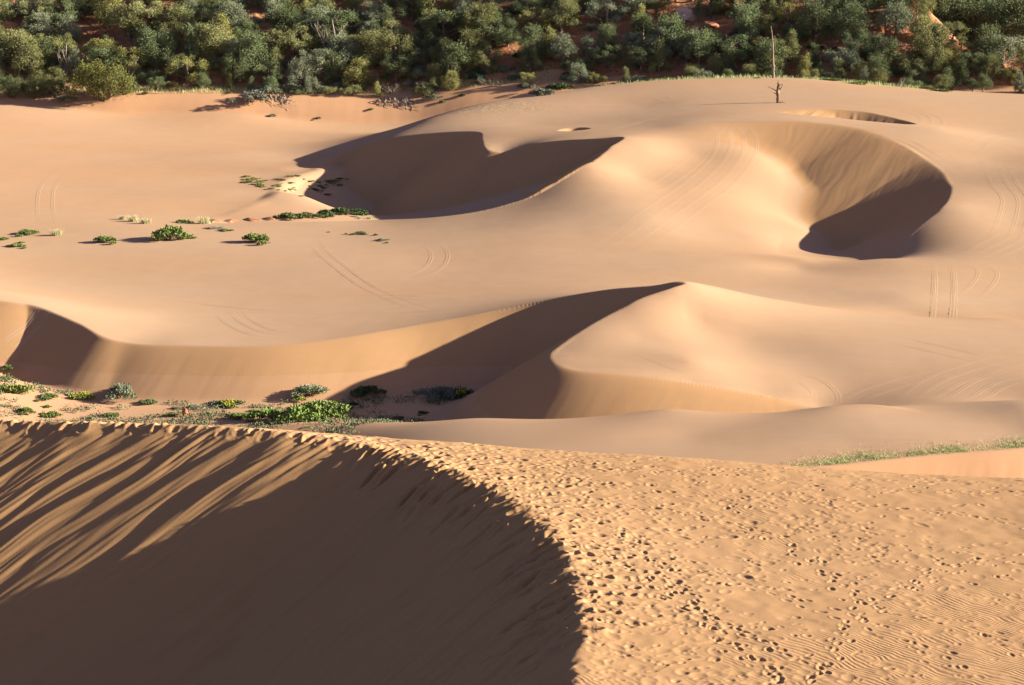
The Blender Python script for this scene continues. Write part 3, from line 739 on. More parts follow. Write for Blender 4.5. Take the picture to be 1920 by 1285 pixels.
def boulder_mesh(seed, mat, sharp=.35):
    rng = np.random.default_rng(seed)
    import bmesh
    bm = bmesh.new(); bmesh.ops.create_icosphere(bm, subdivisions=4, radius=1)
    pl = [(Vector(rng.normal(size=3)).normalized(), rng.uniform(.55, .85)) for _ in range(9)]
    off = rng.uniform(0, 90)
    for v in bm.verts:
        p = v.co.copy()
        for d, c in pl:
            s = p.dot(d)
            if s > c: p -= d * (s - c) * .9
        q = noise2(np.array([p.x * 2.2 + off]), np.array([p.y * 2.2 + p.z * 3.1]), seed)[0] + .5 * noise2(np.array([p.x * 6 + off]), np.array([p.z * 7 + p.y * 3]), seed + 1)[0]
        v.co = p * (1 + .07 * float(q))
    me = bpy.data.meshes.new('boulder'); bm.to_mesh(me); bm.free(); me.materials.append(mat)
    return me

PT = {k: [crown_tree(100 + 7 * i + j * 50, k) for i in range(m)] for j, (k, m) in enumerate((('juniper', 4), ('pinyon', 4), ('spire', 2), ('shrubby', 2)))}
PD = [dead_tree(5), dead_tree(6)]
PS = {k: [low_shrub(300 + i, k) for i in range(m)] for k, m in (('green', 3), ('sage', 3), ('spread', 2), ('flower', 2), ('clump', 3))}
PB = [twig_brush(11), twig_brush(12)]
G_STRAW, G_GREEN = grass_tuft(21, M_STRAW), grass_tuft(22, M_GRASS)

# ------------------------------------------------------------------ the wooded hillside
ORD = ['first', 'second', 'third', 'fourth', 'fifth', 'sixth', 'seventh', 'eighth', 'ninth', 'tenth', 'eleventh', 'twelfth', 'thirteenth', 'fourteenth', 'fifteenth', 'sixteenth',
       'seventeenth', 'eighteenth', 'nineteenth'] + ['twentieth'] + ['twenty-' + w for w in ('first', 'second', 'third', 'fourth', 'fifth', 'sixth', 'seventh', 'eighth', 'ninth')] + ['thirtieth'] + ['thirty-' + w for w in ('first', 'second', 'third', 'fourth', 'fifth', 'sixth', 'seventh', 'eighth', 'ninth')]
COLS = [('olive green', (.128, .128, .050)), ('dark green', (.078, .092, .040)), ('grey green', (.130, .142, .085)), ('yellowish green', (.158, .150, .050)), ('deep green', (.092, .112, .050))]
GAPS = [(188, 62, 30, 22), (30, 62, 34, 26), (1105, 35, 28, 34), (1290, 30, 45, 40), (1350, 55, 20, 20), (1505, 62, 16, 16), (1655, 62, 18, 26), (575, 84, 14, 12), (395, 148, 14, 10), (470, 30, 12, 12), (690, 8, 20, 10),
        (955, 95, 12, 14), (1150, 60, 12, 12), (1540, 88, 14, 10), (1620, 118, 12, 8), (232, 15, 20, 10), (960, 25, 10, 12)]

def z_at(x, y): return float(height([x], [y])[0])

def forest():
    rng = random.Random(4); rows = []
    base = lambda x: float(np.interp(x, [-62, -20, 4, 14, 26, 40], [263.5, 265, 265, 263.5, 259.5, 256]))
    for r, (e, sp) in enumerate([(-3.2, 2.5), (-.3, 2.7), (2.4, 2.9), (5.4, 3.1), (8.8, 3.2), (12.2, 3.4), (16.0, 3.6), (20.5, 4.2)]):
        row = []; x = -68 + rng.uniform(0, 3)
        while x < 74:
            xx = x + rng.uniform(-1.1, 1.1); y = base(xx) + e + rng.uniform(-1.1, 1.1); x += sp * rng.uniform(.8, 1.25)
            row.append((xx, y))
        rows.append(row)
    can = [(rng.uniform(46, 86), rng.uniform(264, 324)) for _ in range(105)]
    pts = [(r, x, y) for r, row in enumerate(rows) for x, y in row]
    xs = np.array([p[1] for p in pts] + [c[0] for c in can]); ys = np.array([p[2] for p in pts] + [c[1] for c in can]); zs = height(xs, ys)
    names = ['low front', 'second', 'third', 'fourth', 'fifth', 'sixth', 'seventh', 'topmost']
    keep = [[] for _ in range(9)]
    for k in range(len(xs)):
        x, y, z = float(xs[k]), float(ys[k]), float(zs[k]); px, py = project(x, y, z)
        canyon = k >= len(pts); r = 8 if canyon else pts[k][0]
        spur = 50.5 + (285 - y) * .33
        if not canyon and x > spur - 1.5 and (r > 3 or y > 268): continue
        if canyon and x < spur + 2: continue
        if not (-60 < px < 1985) or py < -14: continue
        if r == 0 and px < 240: continue
        if r == 0 and px > 700 and px < 1150 and rng.random() < .3: continue
        sc_ = FPX / y; h = (rng.uniform(1.4, 2.4), rng.uniform(2.4, 3.9))[r] if r < 2 else rng.uniform(2.9, 5.0)
        if px > 1100 and r > 0: h *= .93
        if canyon: h = rng.uniform(4.5, 7.5)
        bad = False
        for gx, gy, gw, gh in GAPS:
            if r < 8 and abs(px - gx) < gw * .75 + .08 * h * sc_ and py - h * sc_ * .75 < gy < py + 8: bad = True
        if bad: continue
        kind = rng.choices(['juniper', 'pinyon', 'spire', 'shrubby'], [.42, .34, .14, .10] if r > 0 else [.35, .05, .1, .50])[0]
        if canyon: kind = rng.choice(['pinyon', 'pinyon', 'juniper', 'spire'])
        ci = rng.choices(range(5), [.34, .2, .14, .14, .18])[0]
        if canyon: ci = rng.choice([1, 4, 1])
        if kind == 'shrubby': h *= .62
        if kind == 'spire': h *= 1.1
        keep[r].append((px, x, y, z, h, kind, ci))
    for r in range(9):
        keep[r].sort()
        cnt = {}
        for px, x, y, z, h, kind, ci in keep[r]:
            nm = {'juniper': 'juniper_tree', 'pinyon': 'pinyon_tree', 'spire': 'slender_juniper_tree', 'shrubby': 'bushy_juniper'}[kind]
            word = {'juniper': 'juniper', 'pinyon': 'pinyon', 'spire': 'slender juniper', 'shrubby': 'bushy juniper'}[kind]
            i = cnt.get(nm, 0); cnt[nm] = i + 1
            c0 = COLS[ci]; f = rng.uniform(1.2, 1.65); col = tuple(v * f * (.75 if r == 8 else 1) for v in c0[1])  # canyon trees: leaf colour darkened to deepen their shade
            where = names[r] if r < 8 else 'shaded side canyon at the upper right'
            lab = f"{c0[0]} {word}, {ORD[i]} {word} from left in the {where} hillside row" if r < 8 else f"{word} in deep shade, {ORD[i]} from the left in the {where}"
            lab = ' '.join(lab.split()[:16])
            s = h * rng.uniform(.95, 1.05)
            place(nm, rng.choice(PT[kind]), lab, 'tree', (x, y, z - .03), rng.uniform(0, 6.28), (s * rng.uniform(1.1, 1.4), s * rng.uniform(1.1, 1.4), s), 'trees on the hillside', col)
forest()
def understory():
    rng = random.Random(8); k = 0; c = {}
    while k < 58:
        x = rng.uniform(-64, 58); y = float(np.interp(x, [-20, 12, 40], [264, 259, 256])) + rng.uniform(-1.5, 24); z = z_at(x, y); px, py = project(x, y, z)
        if not (0 < px < 1750 and 6 < py < 185): continue
        col = rng.choice(['silvery', 'dark green', 'bluish green']); cc = {'silvery': (.16, .165, .11), 'dark green': (.05, .07, .025), 'bluish green': (.065, .105, .06)}[col]
        c.setdefault((px // 240, col), []).append((px, py, x, y, z, cc)); k += 1
    for (b, col), L in c.items():
        L.sort()
        for i, (px, py, x, y, z, cc) in enumerate(L):
            zone = ['far left eighth', 'left second eighth', 'left third eighth', 'left centre eighth', 'right centre eighth', 'right third eighth', 'right second eighth', 'far right eighth'][int(b)]
            s = rng.uniform(.7, 1.3)
            place('understory_shrub', PS[rng.choice(['sage', 'green'])][i % 3], ' '.join(f"{col} shrub among trees, {ORD[i]} such from left in the woods' {zone}".split()[:16]), 'shrub', (x, y, z - .05), px, (s, s, s * 1.2), 'shrubs between the trees', cc)
understory()

def put(name, proto, px, py, wpx, label, cat, group=None, color=None, hs=1.0, rot=None, sink=.02):
    """stand a plant of about wpx photo pixels wide on the ground seen at (px, py)"""
    p = hit(px, py)
    if p is None: return None
    s = wpx * p[1] / FPX / 2
    rnd = random.Random(int(px * 31 + py * 7))
    return place(name, proto, label, cat, (p[0], p[1] + s * .3, z_at(p[0], p[1] + s * .3) - sink), rnd.uniform(0, 6.28) if rot is None else rot, (s, s, s * hs), group, color)

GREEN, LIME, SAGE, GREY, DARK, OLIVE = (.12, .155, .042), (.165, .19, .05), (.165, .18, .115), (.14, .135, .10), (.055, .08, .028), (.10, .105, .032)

# standing dead trees on the far dune
def snags():
    p = PY(1450, 153, 239.0); p = (p[0], p[1], z_at(p[0], p[1]))
    t = thing('dead_tree_trunk', 'tall bare leaning dead trunk standing alone on the far dune crest', 'dead tree', p)
    rng = np.random.default_rng(3); H = 5.7
    path = [(0, 0, -.3), (-.02, 0, .9), (-.10, 0, 2.2), (-.17, 0, 3.6), (-.30, 0, 5.0), (-.42, 0, H)]
    sp = spline(path, 7); rad = np.interp(sp[:, 2], [0, 1.5, 4, H], [.145, .12, .085, .04]) * (1 + .16 * rng.normal(size=len(sp)))
    c, f = tube(sp, rad, 8); link_mesh('trunk', c, [tuple(dict.fromkeys(q)) for q in f], M_SNAG, True, t)
    for z, dx, dz in ((1.3, .28, .1), (2.1, -.3, .06), (2.9, .26, .12), (3.5, -.24, .1), (4.2, .22, .08), (4.9, -.18, .1), (.7, -.25, .05)):
        x0 = float(np.interp(z, sp[:, 2], sp[:, 0])); c, f = tube([(x0, 0, z), (x0 + dx * .6, .03, z + dz * .4), (x0 + dx, .05, z + dz)], [.05, .035, .015], 5)
        link_mesh('branch_stub', c, [tuple(dict.fromkeys(q)) for q in f], M_SNAG, True, t)
    p = hit(1458, 193); t = thing('broken_snag', 'short dark broken snag with pale crooked twigs in front of the tall trunk', 'dead tree', (p[0], p[1], p[2]))
    path = [(0, 0, -.2), (.02, 0, .5), (-.02, 0, 1.1), (.04, 0, 1.6), (.01, 0, 2.0), (.03, 0, 2.2)]
    sp = spline(path, 6); rad = np.interp(sp[:, 2], [0, .3, 1.2, 1.6, 2.2], [.20, .165, .16, .14, .04]) * (1 + .2 * rng.normal(size=len(sp)))
    c, f = tube(sp, rad, 9); link_mesh('trunk', c, [tuple(dict.fromkeys(q)) for q in f], M_DARKSNAG, True, t)
    for pts, r, m in (([(-.05, 0, 1.1), (-.45, .05, 1.35), (-.8, .05, 1.5), (-1.3, .1, 1.85)], [.06, .045, .03, .012], M_DEAD), ([(.05, 0, 1.25), (.3, -.05, 1.45), (.5, -.05, 1.78), (.42, -.08, 1.95)], [.08, .06, .04, .02], M_DARKSNAG),
                      ([(0, 0, 1.6), (.2, 0, 1.8), (.55, .05, 1.75)], [.05, .035, .012], M_DARKSNAG), ([(.05, -.05, .05), (.5, -.1, .08), (.85, -.1, .02)], [.06, .04, .02], M_DEAD), ([(-.02, 0, .9), (-.3, .02, .9), (-.45, .02, 1.05)], [.045, .03, .012], M_DARKSNAG)):
        c, f = tube(spline(pts, 4), np.interp(np.linspace(0, 1, (len(pts) - 1) * 4 + 1), np.linspace(0, 1, len(r)), r), 6)
        link_mesh('branch', c, [tuple(dict.fromkeys(q)) for q in f], m, True, t)
snags()

# boulders among the trees
BM = [boulder_mesh(40 + i, M_ROCK) for i in range(4)] + [boulder_mesh(50 + i, M_PALE) for i in range(2)]
def rock(px, py, w, h, k, label, rot=0.3, tilt=0.):
    p = hit(px, py)
    if p is None: return
    sx = w * p[1] / FPX / 2; sz = h * p[1] / FPX / 2
    o = bpy.data.objects.new('boulder', BM[k]); COL.objects.link(o); o.location = (p[0], p[1] + sx * .3, p[2] + sz * .55); o.scale = (sx, sx * .8, sz); o.rotation_euler = (0, tilt, rot)
    tag(o, label, 'rock', 'boulders on the hillside')
for a in [(22, 78, 60, 44, 0, 'large dark red slab boulder at the far left edge of the hillside', .2, .35), (1287, 40, 46, 34, 4, 'big pale pink boulder with whitish base high on the hillside', .5, .1),
          (1452, 8, 34, 16, 5, 'pale flat boulder at the top edge above the dead trunk', .2), (1357, 22, 34, 18, 1, 'dark red tilted slab right of the pale pink boulder', .1, .5), (1336, 52, 34, 16, 2, 'low red ledge boulder below the pale pink boulder', .4, .3),
          (1300, 70, 30, 14, 1, 'small red boulder under the low ledge', .9), (1664, 72, 16, 40, 3, 'upright red rock pillar among trees at right', .2, -.08), (1652, 60, 16, 22, 0, 'short red rock beside the upright pillar', .7),
          (1620, 120, 14, 10, 2, 'small red rock below the upright pillar', .3), (1240, 12, 30, 20, 1, 'brownish red boulder at the top left of the pale pink boulder', .8), (1215, 38, 22, 14, 2, 'small red boulder on the bare red slope', .1),
          (1150, 60, 18, 16, 0, 'red boulder half hidden by trees at the middle of the hillside', .5), (1058, 14, 30, 22, 3, 'red boulder on the bare patch at the top middle', .2), (460, 36, 16, 18, 1, 'small bright red boulder between trees at upper left', .6),
          (575, 88, 20, 14, 2, 'low red rock in a gap between left hillside trees', .2), (186, 68, 24, 12, 1, 'low red rock on the bare gap at upper left', .9), (1500, 66, 22, 16, 3, 'red rock just right of the tall dead trunk', .3), (1545, 92, 22, 12, 0, 'flat red rock on the slope right of the dead trunk', .5)]:
    rock(*a)

# bare trees and bushes along the bank
for px, py, hp, lab, i in [(127, 146, 62, 'pale bare dead tree left of the big bank bush', 0), (250, 152, 44, 'small white bare tree just right of the big bank bush', 1), (735, 108, 60, 'white branching dead tree in the middle of the woods', 0),
                           (625, 118, 80, 'wide grey leafless tree in the left middle of the woods', 1), (845, 160, 50, 'pale bare tree above the sand bank', 0), (1690, 166, 20, 'small white dead branches at the right tree edge', 1)]:
    p = hit(px, py); s = hp * p[1] / FPX
    place('bare_tree', PD[i], lab, 'dead tree', (p[0], p[1], p[2]), px, (s * (1.5 if hp == 80 else 1), s, s), 'bare trees by the woods')
put('bank_bush', PT['shrubby'][0], 188, 200, 150, 'big round olive bush hanging over the left sand bank', 'bush', None, (.115, .115, .032), 1.05)
for px, py, w, lab in [(18, 188, 74, 'dark bushy juniper at the far left end of the sand bank'), (60, 189, 62, 'dark bushy juniper on the left bank, second from the left edge'), (100, 187, 66, 'dark bushy juniper just left of the big bank bush'), (232, 180, 60, 'low dark juniper tucked behind the big bank bush')]:
    put('bushy_juniper', PT['shrubby'][int(px) % 2], px, py, w, lab, 'bush', 'junipers on the left bank', (.085, .10, .042), 1.2)
for px, py, w, c, lab in [(122, 194, 36, SAGE, 'small grey green shrub left of the big bank bush'), (472, 196, 62, GREY, 'grey drooping sagebrush hanging over the bank edge'), (500, 178, 50, SAGE, 'pale sagebrush on top of the bank beside the drooping one'),
                          (545, 172, 44, SAGE, 'sagebrush on the bank, second right of the drooping one'), (592, 172, 46, GREY, 'grey sagebrush on the bank, third right of the drooping one'), (640, 168, 40, SAGE, 'sagebrush on the bank left of the root tangle'),
                          (510, 220, 17, GREY, 'tiny dark grey bush low on the sand bank'), (596, 224, 12, GREY, 'tiniest grey tuft at the foot of the bank'), (697, 208, 13, GREEN, 'small green tuft on the bank left of the roots'),
                          (812, 188, 30, GREY, 'grey brush on the bank right of the root tangle'), (828, 194, 14, GREEN, 'little green tuft under the grey bank brush'), (868, 182, 16, DARK, 'small dark green tuft high on the bank face'),
                          (850, 166, 36, SAGE, 'sagebrush on the bank top above the green tuft'), (770, 166, 40, SAGE, 'sagebrush on the bank top right of the roots'), (900, 160, 36, GREY, 'grey brush on the bank top toward the far dune'),
                          (985, 168, 34, GREY, 'grey brush where the bank meets the far dune'), (1008, 180, 40, SAGE, 'pale green sagebrush at the right end of the bank'), (1030, 178, 30, GREY, 'dark grey brush beside the last sagebrush'), (1052, 172, 44, DARK, 'dark green bush at the end of the bank'),
                          (1100, 152, 26, SAGE, 'pale sagebrush on the small orange mound'), (270, 178, 16, OLIVE, 'small olive tuft on the bank right of the big bush'), (430, 176, 14, OLIVE, 'small olive tuft on the bank top')]:
    put('bank_shrub', PS['sage'][int(px) % 3], px, py, w, lab, 'shrub', 'shrubs on the sand bank', c, 1.0)
def roots(px, py, w, seed, label):
    rng = np.random.default_rng(seed); p = hit(px, py); s = w * p[1] / FPX; tb = []
    for k in range(26):
        x = rng.uniform(-.5, .3) * s; y = rng.uniform(.2, 1.6); n = 6; q = []
        dx = rng.uniform(.05, .32) * s; L = rng.uniform(.8, 2.6)
        for i in range(n):
            f = i / (n - 1); X = p[0] + x + dx * f + rng.normal(0, .06); Y = p[1] + y + 1.4 - L * f; q.append((X, Y, z_at(X, Y) + .05 + .22 * abs(rng.normal()) * math.sin(math.pi * f)))
        tb.append(tube(spline(q, 3), np.linspace(.055, .015, (n - 1) * 3 + 1), 5))
    c, f = merge(tb); c = c - np.array(p); t = thing('exposed_roots', label, 'roots', p); link_mesh('root_tangle', c, f, M_DEAD, True, t)
roots(745, 205, 90, 8, 'grey tangle of exposed roots and dead branches down the sand bank')
roots(520, 200, 70, 9, 'thin dark dead branches on the bank right of the drooping sagebrush')
for px, py, w, lab in [(735, 178, 50, 'dry grey brush above the exposed roots'), (685, 168, 40, 'dry twiggy brush left of the exposed roots'), (790, 172, 46, 'dry pale brush right of the exposed roots')]:
    put('dry_brush', PB[int(px) % 2], px, py, w, lab, 'brush', 'dry brush on the bank')
for px, py, w, hs, lab in [(1562, 152, 44, .6, 'bright green low bush on the right dune crest, leftmost of three'), (1612, 158, 64, .45, 'long bright green low bush on the right dune crest'), (1768, 172, 50, .45, 'bright green low bush on the right dune crest, rightmost'), (1735, 160, 30, .7, 'small green bush beside the rightmost crest bush'), (1418, 147, 14, .8, 'tiny green tuft left of the tall dead trunk')]:
    put('crest_bush', PS['spread'][int(px) % 2], px, py, w, lab, 'bush', 'green bushes on the far crest', LIME, hs)

# bushes on the middle plain
for px, py, w, kind, c, hs, lab in [(45, 440, 46, 'spread', GREEN, .9, 'low green bush near the left edge of the plain'), (27, 464, 36, 'spread', GREEN, .8, 'flat green bush at the far left, nearest of its group'), (4, 450, 22, 'green', GREEN, .8, 'green tuft cut by the left edge of the plain'), (38, 456, 14, 'green', LIME, .8, 'tiny green tuft between two left bushes'),
                                    (193, 456, 42, 'green', GREEN, 1.0, 'compact round green bush alone on the plain'), (312, 452, 84, 'green', GREEN, .95, 'largest green bush on the plain'), (350, 448, 26, 'green', LIME, .8, 'small green bush touching the largest one'),
                                    (342, 418, 40, 'spread', LIME, .8, 'low light green bush behind the largest one'), (422, 434, 22, 'green', GREEN, .7, 'small green bush between the two big ones'), (475, 456, 52, 'green', GREEN, 1.1, 'tall green bush right of the largest one'), (496, 458, 18, 'sage', GREY, .6, 'small grey tuft at the foot of the tall green bush'),
                                    (616, 436, 6, 'clump', DARK, 1, 'tiny dark tuft alone on open sand, left of two'), (648, 440, 8, 'clump', DARK, 1, 'tiny dark tuft alone on open sand, right of two'), (674, 440, 26, 'green', (.11, .13, .05), .7, 'small dull green bush below the far hollow'), (705, 442, 10, 'clump', GREEN, 1.1, 'tiny upright green tuft beside the grey one'), (716, 452, 22, 'sage', GREY, .6, 'grey tuft below the far hollow'), (726, 456, 10, 'clump', GREEN, .9, 'tiny green tuft at the right end of the plain bushes'),
                                    (400, 430, 40, 'sage', (.30, .26, .19), .35, 'dry tan mat of growth right of the largest bush')]:
    put('plain_bush', PS[kind][int(px) % len(PS[kind])], px, py, w, lab, 'bush', 'bushes on the middle plain', c, hs)
for px, py, w, lab, g in [(105, 442, 26, 'yellowish grass tuft between left bushes', G_STRAW), (382, 420, 30, 'tall straw grass tuft behind the largest bush', G_STRAW), (250, 416, 26, 'pale dry grass tuft left of the largest bush', G_STRAW), (272, 420, 24, 'dry grass tuft just behind the largest bush', G_STRAW), (230, 412, 18, 'leftmost pale dry grass tuft on the low ridge', G_STRAW),
                          (674, 411, 10, 'pale little tuft on the shadow edge, left of two', G_STRAW), (692, 411, 12, 'pale little tuft on the shadow edge, right of two', G_STRAW)]:
    put('grass_tuft', g, px, py, w, lab, 'grass', 'grass tufts on the plain', None, 1.1)

# tufts in front of the far hollow
rnd = random.Random(12); k = 0
spots = [(618, 342, 34), (600, 350, 20), (612, 366, 18)] + [(rnd.uniform(455, 640), 0, rnd.uniform(9, 20)) for _ in range(48)]
for px, py, w in spots:
    if py == 0: py = 330 + rnd.random() * 42 * (1 - abs(px - 570) / 160)
    p = hit(px, py); s = w * p[1] / FPX / 2
    lab = ['widest green tuft in front of the far shaded hollow', 'green tuft left of the widest one by the hollow', 'green tuft below the widest one by the hollow'][k] if k < 3 else f"small sparse green tuft by the far hollow"
    place('sand_tuft', PS['spread'][k % 2], lab, 'tuft', p, px, (s, s, s * .7), 'small sparse tufts by the far hollow', [(.17, .17, .055), LIME, OLIVE][k % 3]); k += 1
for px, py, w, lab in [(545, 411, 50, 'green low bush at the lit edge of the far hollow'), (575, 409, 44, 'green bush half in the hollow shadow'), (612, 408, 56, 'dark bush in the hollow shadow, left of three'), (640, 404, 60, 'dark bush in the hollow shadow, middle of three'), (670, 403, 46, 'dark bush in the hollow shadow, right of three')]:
    put('hollow_bush', PS['green'][int(px) % 3], px, py, w, lab, 'bush', 'bushes in the far hollow', DARK if px > 600 else (.10, .115, .04), .75)  # bushes in the shadow get darker leaves, shade put into the colour
def crust():
    rng = np.random.default_rng(2)
    for i, (px, py, w) in enumerate([(400, 417, 34), (432, 416, 36), (470, 414, 40), (505, 413, 30)]):
        p = hit(px, py); s = w * p[1] / FPX / 2
        o = bpy.data.objects.new('crust_ledge', boulder_mesh(70 + i, M_CRUST)); COL.objects.link(o); o.location = (p[0], p[1] + .4, p[2] + .02); o.scale = (s, .8, .16); o.rotation_euler = (0, 0, .1)
        tag(o, ['leftmost dark red crusted ledge', 'second dark red crusted ledge', 'third dark red crusted ledge', 'rightmost dark red crusted ledge'][i] + ' along the low bank before the hollow', 'ledge', 'crusted ledges')
crust()

# the green hollow behind the near dune
for px, py, w, kind, c, hs, lab in [(222, 752, 66, 'sage', SAGE, 1.05, 'large round silvery sagebrush behind the near dune'), (155, 748, 46, 'flower', LIME, .8, 'yellow flowering bush left of the silvery sagebrush'), (85, 748, 34, 'green', GREEN, .7, 'green bush left of the yellow flowering bush'),
                                    (30, 738, 66, 'spread', LIME, .9, 'wide light green bush at the left edge of the hollow'), (12, 695, 24, 'green', GREEN, .9, 'green bush highest at the left edge'), (8, 712, 22, 'green', LIME, .7, 'small green bush under the highest left one'), (6, 728, 26, 'spread', LIME, .8, 'light green bush cut by the left edge'),
                                    (45, 776, 34, 'green', GREEN, .9, 'round green bush nearest the dune crest at left'), (97, 782, 36, 'green', GREEN, .75, 'green bush nearest the crest, right of the round one'), (86, 764, 16, 'green', GREEN, .7, 'tiny green bush between two left bushes'), (205, 782, 28, 'green', GREEN, .7, 'small green bush below the silvery sagebrush'),
                                    (280, 758, 30, 'green', (.13, .17, .07), .8, 'pale green bush right of the silvery sagebrush'), (320, 780, 20, 'green', GREEN, .7, 'little green bush left of the red stone'), (430, 764, 56, 'flower', GREEN, .6, 'wide yellow flowering bush in the middle of the hollow'), (400, 758, 24, 'sage', SAGE, .6, 'small silvery tuft left of the wide flowering bush'),
                                    (445, 788, 44, 'green', GREEN, .75, 'green bush nearest the crest in mid hollow'), (485, 774, 26, 'green', GREEN, .6, 'small green bush behind the mid hollow bush'), (365, 766, 30, 'sage', SAGE, .5, 'low silvery mat right of the red stone'), (330, 768, 26, 'sage', (.2, .2, .11), .5, 'low greyish mat left of the red stone'),
                                    (585, 748, 64, 'sage', (.20, .22, .13), .8, 'large pale sagebrush at the shadow edge'), (560, 752, 30, 'flower', LIME, .8, 'small yellow flowering bush left of the pale sagebrush'), (622, 760, 40, 'flower', LIME, .6, 'yellow flowering bush right of the pale sagebrush'), (600, 762, 44, 'sage', (.27, .26, .18), .5, 'tan mat below the pale sagebrush'),
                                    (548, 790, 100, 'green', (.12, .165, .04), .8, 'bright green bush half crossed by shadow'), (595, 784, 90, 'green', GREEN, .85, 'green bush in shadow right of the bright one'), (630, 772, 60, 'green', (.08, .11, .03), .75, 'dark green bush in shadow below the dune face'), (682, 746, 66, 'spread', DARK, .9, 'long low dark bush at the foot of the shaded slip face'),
                                    (818, 750, 60, 'sage', (.14, .16, .12), 1.0, 'round dark sagebrush in shadow at right of the hollow'), (862, 746, 66, 'flower', DARK, .6, 'low dark flowering bush right of the round dark sagebrush'), (660, 760, 20, 'green', DARK, .7, 'tiny dark bush under the long low one'), (745, 786, 24, 'green', DARK, .6, 'tiny dark bush near the sand ridge'), (790, 776, 20, 'green', DARK, .6, 'tiny dark bush below the round dark sagebrush'),  # dark leaf colours here paint in the shadow these bushes stand in
                                    (575, 803, 14, 'green', LIME, .6, 'tiny green tuft on the sand ridge slope'), (660, 796, 16, 'green', (.2, .2, .08), .5, 'tiny yellow green tuft on the sand ridge top')]:
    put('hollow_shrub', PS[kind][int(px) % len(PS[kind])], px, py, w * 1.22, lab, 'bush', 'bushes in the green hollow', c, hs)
p = hit(346, 782); o = bpy.data.objects.new('red_stone', boulder_mesh(91, M_ROCK)); COL.objects.link(o); o.location = (p[0], p[1] + .2, p[2] + .22); o.scale = (.17, .15, .30); tag(o, 'upright red stone standing in the green hollow', 'rock')

# ground cover and grass nobody could count
def stuff(name, V, F, mat, label, cat):
    o = link_mesh(name, V, F, mat, False); o['kind'] = 'stuff'; tag(o, label, cat); o.color = (.11, .125, .065, 1); return o
def cover():
    rng = np.random.default_rng(9); n = 900; px = rng.uniform(-30, 830, n)
    xs = rng.uniform(-29, -1.5, 9000); ys = rng.uniform(100, 121, 9000); z = height(xs, ys)
    sl = height(xs, ys, True)[1]; ok = (z < -1.05) & (sl < .1) & ((.5 + .5 * noise2(xs * .35, ys * .5, 5) + .4 * noise2(xs * 1.2, ys * 1.2, 6)) > .44) & (rng.random(9000) < .6)
    xs, ys, z = xs[ok], ys[ok], z[ok]; P = []; S = []
    for x, y, q in zip(xs, ys, z):
        m = rng.integers(5, 18); r = rng.uniform(.04, .22); P.append(np.stack([x + rng.normal(0, r, m), y + rng.normal(0, r, m), q + rng.uniform(0, .14, m)], -1)); S.append(rng.uniform(.04, .10, m))
    V, F = leaves(np.concatenate(P), np.concatenate(S), rng, .8, .5)
    stuff('ground_cover', V, F, M_LEAF, 'sparse grey green ground cover on the hollow floor', 'ground cover')
cover()
def strips():
    rng = np.random.default_rng(19)
    L = b6.line[:, :2]; seg = rng.integers(0, len(L) - 1, 15000); t = rng.random(15000)
    base = L[seg] * (1 - t[:, None]) + L[seg + 1] * t[:, None]
    off = np.abs(rng.normal(0, .6, 15000)) - .15; x = base[:, 0] - .2 * off + rng.normal(0, .2, 15000); y = base[:, 1] + off
    dens = sstep(11, 15, x) * (.35 + .65 * (noise2(x * .7, y * .9, 8) > -.25)); ok = rng.random(15000) < dens; x, y = x[ok], y[ok]
    V, F = blades(np.stack([x, y, height(x, y) - .02], -1), rng.uniform(.05, .14, len(x)), rng, .07, .6)
    stuff('grass', V, F, M_GRASS, 'strip of pale green grass along the sand brink at right', 'grass')
    # fringe of pale grass behind the far crest, and a faint patch on the far dune
    n = 5000; u = rng.uniform(-.01, .19, n); y = rng.uniform(243.5, 252, n); x = u * y
    V, F = blades(np.stack([x, y, height(x, y) - .02], -1), rng.uniform(.2, .55, n), rng, .05, .4)
    stuff('grass', V, F, M_GRASS, 'fringe of pale grass behind the far dune crest', 'grass')
    n = 1500; x = rng.normal(0, 2.6, n); y = rng.normal(0, 2.2, n); q = PY(950, 212, 216); x += q[0]; y += q[1]
    V, F = blades(np.stack([x, y, height(x, y) - .02], -1), rng.uniform(.05, .16, n), rng, .06, .5)
    stuff('grass', V, F, M_STRAW, 'faint dry grass patch on the left shoulder of the far dune', 'grass')
    n = 7000; u = rng.uniform(-.26, .02, n); x = u * 258; yb = np.interp(x, _bx, _by); hh = np.interp(x, _bx, _bh); y = yb + hh * 1.6 + rng.uniform(0, 4, n)
    V, F = blades(np.stack([x, y, height(x, y) - .02], -1), rng.uniform(.15, .5, n), rng, .06, .45)
    stuff('grass', V, F, M_GRASS, 'thin grass along the top of the left sand bank', 'grass')
strips()

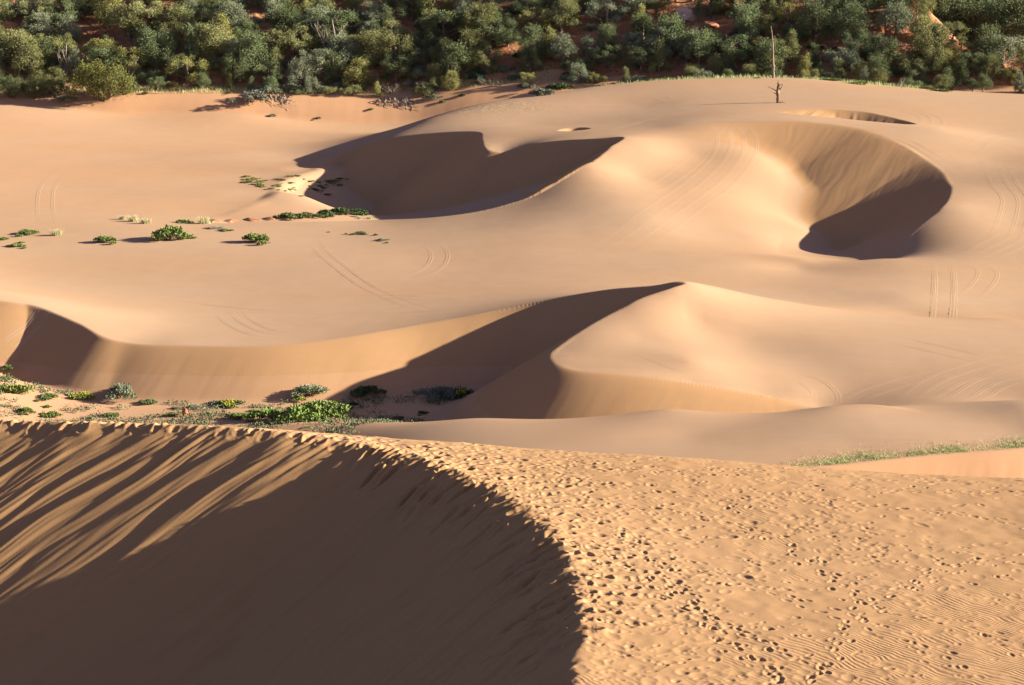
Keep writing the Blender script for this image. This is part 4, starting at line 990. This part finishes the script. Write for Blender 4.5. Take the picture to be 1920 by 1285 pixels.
# ------------------------------------------------------------------ wheel tracks: low berms of pushed-up sand lying on the dunes
def track(px_path, offsets, wid=.18, hgt=.017, fade=True):
    pts = [hit(a, b) for a, b in px_path]
    if any(p is None for p in pts): return
    c = spline([(p[0], p[1]) for p in pts], 14); t = np.gradient(c, axis=0); t /= np.linalg.norm(t, axis=1, keepdims=True) + 1e-9; nrm = np.stack([-t[:, 1], t[:, 0]], -1)
    V, F = [], []; o = 0; n = len(c); e = np.minimum(1, np.minimum(np.arange(n), np.arange(n)[::-1]) / (n * .35 + 1)) if fade else np.ones(n)
    rngt = np.random.default_rng(int(px_path[0][0])); e = e * (.75 + .35 * rngt.random(n))
    for d in offsets:
        for k, (w, h) in enumerate(((-1, -.3), (-.62, 1), (-.25, -.15), (.25, -.15), (.62, 1), (1, -.3))):
            q = c + nrm * (d + w * wid); V.append(np.stack([q[:, 0], q[:, 1], height(q[:, 0], q[:, 1]) + h * hgt * e], -1))
        for k in range(5):
            a = o + k * n + np.arange(n - 1); F.append(np.stack([a, a + n, a + n + 1, a + 1], -1))
        o += 6 * n
    ob = link_mesh('wheel_track', np.concatenate(V), np.concatenate(F), M_SAND, True); ob['kind'] = 'structure'
W2 = (-.65, .65)
for path, off in [([(1375, 236), (1386, 265), (1370, 305), (1300, 368), (1200, 440), (1090, 496)], (-1.9, -.7, .5, 1.6)), ([(1330, 268), (1290, 310), (1230, 350), (1180, 376)], W2),
                  ([(1858, 305), (1875, 345), (1896, 375), (1888, 420), (1868, 462)], (-.7, .5, 1.3)), ([(1925, 440), (1880, 462), (1825, 486)], (-1.5, -.6, .2, 1.0)),
                  ([(1752, 493), (1750, 540), (1748, 598)], (-.0,)), ([(1770, 492), (1772, 540), (1768, 602)], W2), ([(1790, 492), (1796, 540), (1790, 605)], (-.3,)), ([(1828, 494), (1852, 512), (1836, 540), (1812, 560)], W2),
                  ([(1925, 672), (1840, 694), (1770, 720), (1715, 752)], (-1.2, -.3, .6)), ([(1925, 700), (1850, 722), (1790, 752)], (-.8, .2, .9)), ([(1800, 690), (1700, 712), (1620, 738), (1590, 755)], (-.4, .6)), ([(1640, 628), (1760, 655), (1925, 692)], W2),
                  ([(1440, 700), (1510, 712), (1545, 735), (1548, 757)], W2), ([(585, 445), (605, 475), (660, 520), (740, 562), (835, 588)], (-.3, .5)), ([(805, 452), (824, 478), (808, 505), (755, 526)], (-.6, .6)),
                  ([(430, 580), (450, 603), (490, 622), (545, 629)], (-.9, 0, .8)), ([(115, 322), (90, 350), (84, 385), (90, 420)], W2), ([(1690, 205), (1735, 215), (1752, 228), (1742, 240)], (-1.2, -.2, .8)), ([(1655, 252), (1715, 276), (1768, 306)], (-1.0, 0, .9)),
                  ([(92, 577), (60, 612), (20, 645)], (-.4, .4)), ([(1205, 192), (1235, 184), (1262, 192)], W2), ([(1170, 656), (1260, 690), (1330, 700)], (0,)), ([(560, 570), (700, 556), (850, 562)], (-.5, .5)), ([(300, 560), (420, 575), (600, 590)], (0,)),
                  ([(1300, 205), (1180, 235), (1130, 250)], (0,)), ([(1820, 285), (1850, 262), (1905, 248)], W2)]:
    track(path, off)
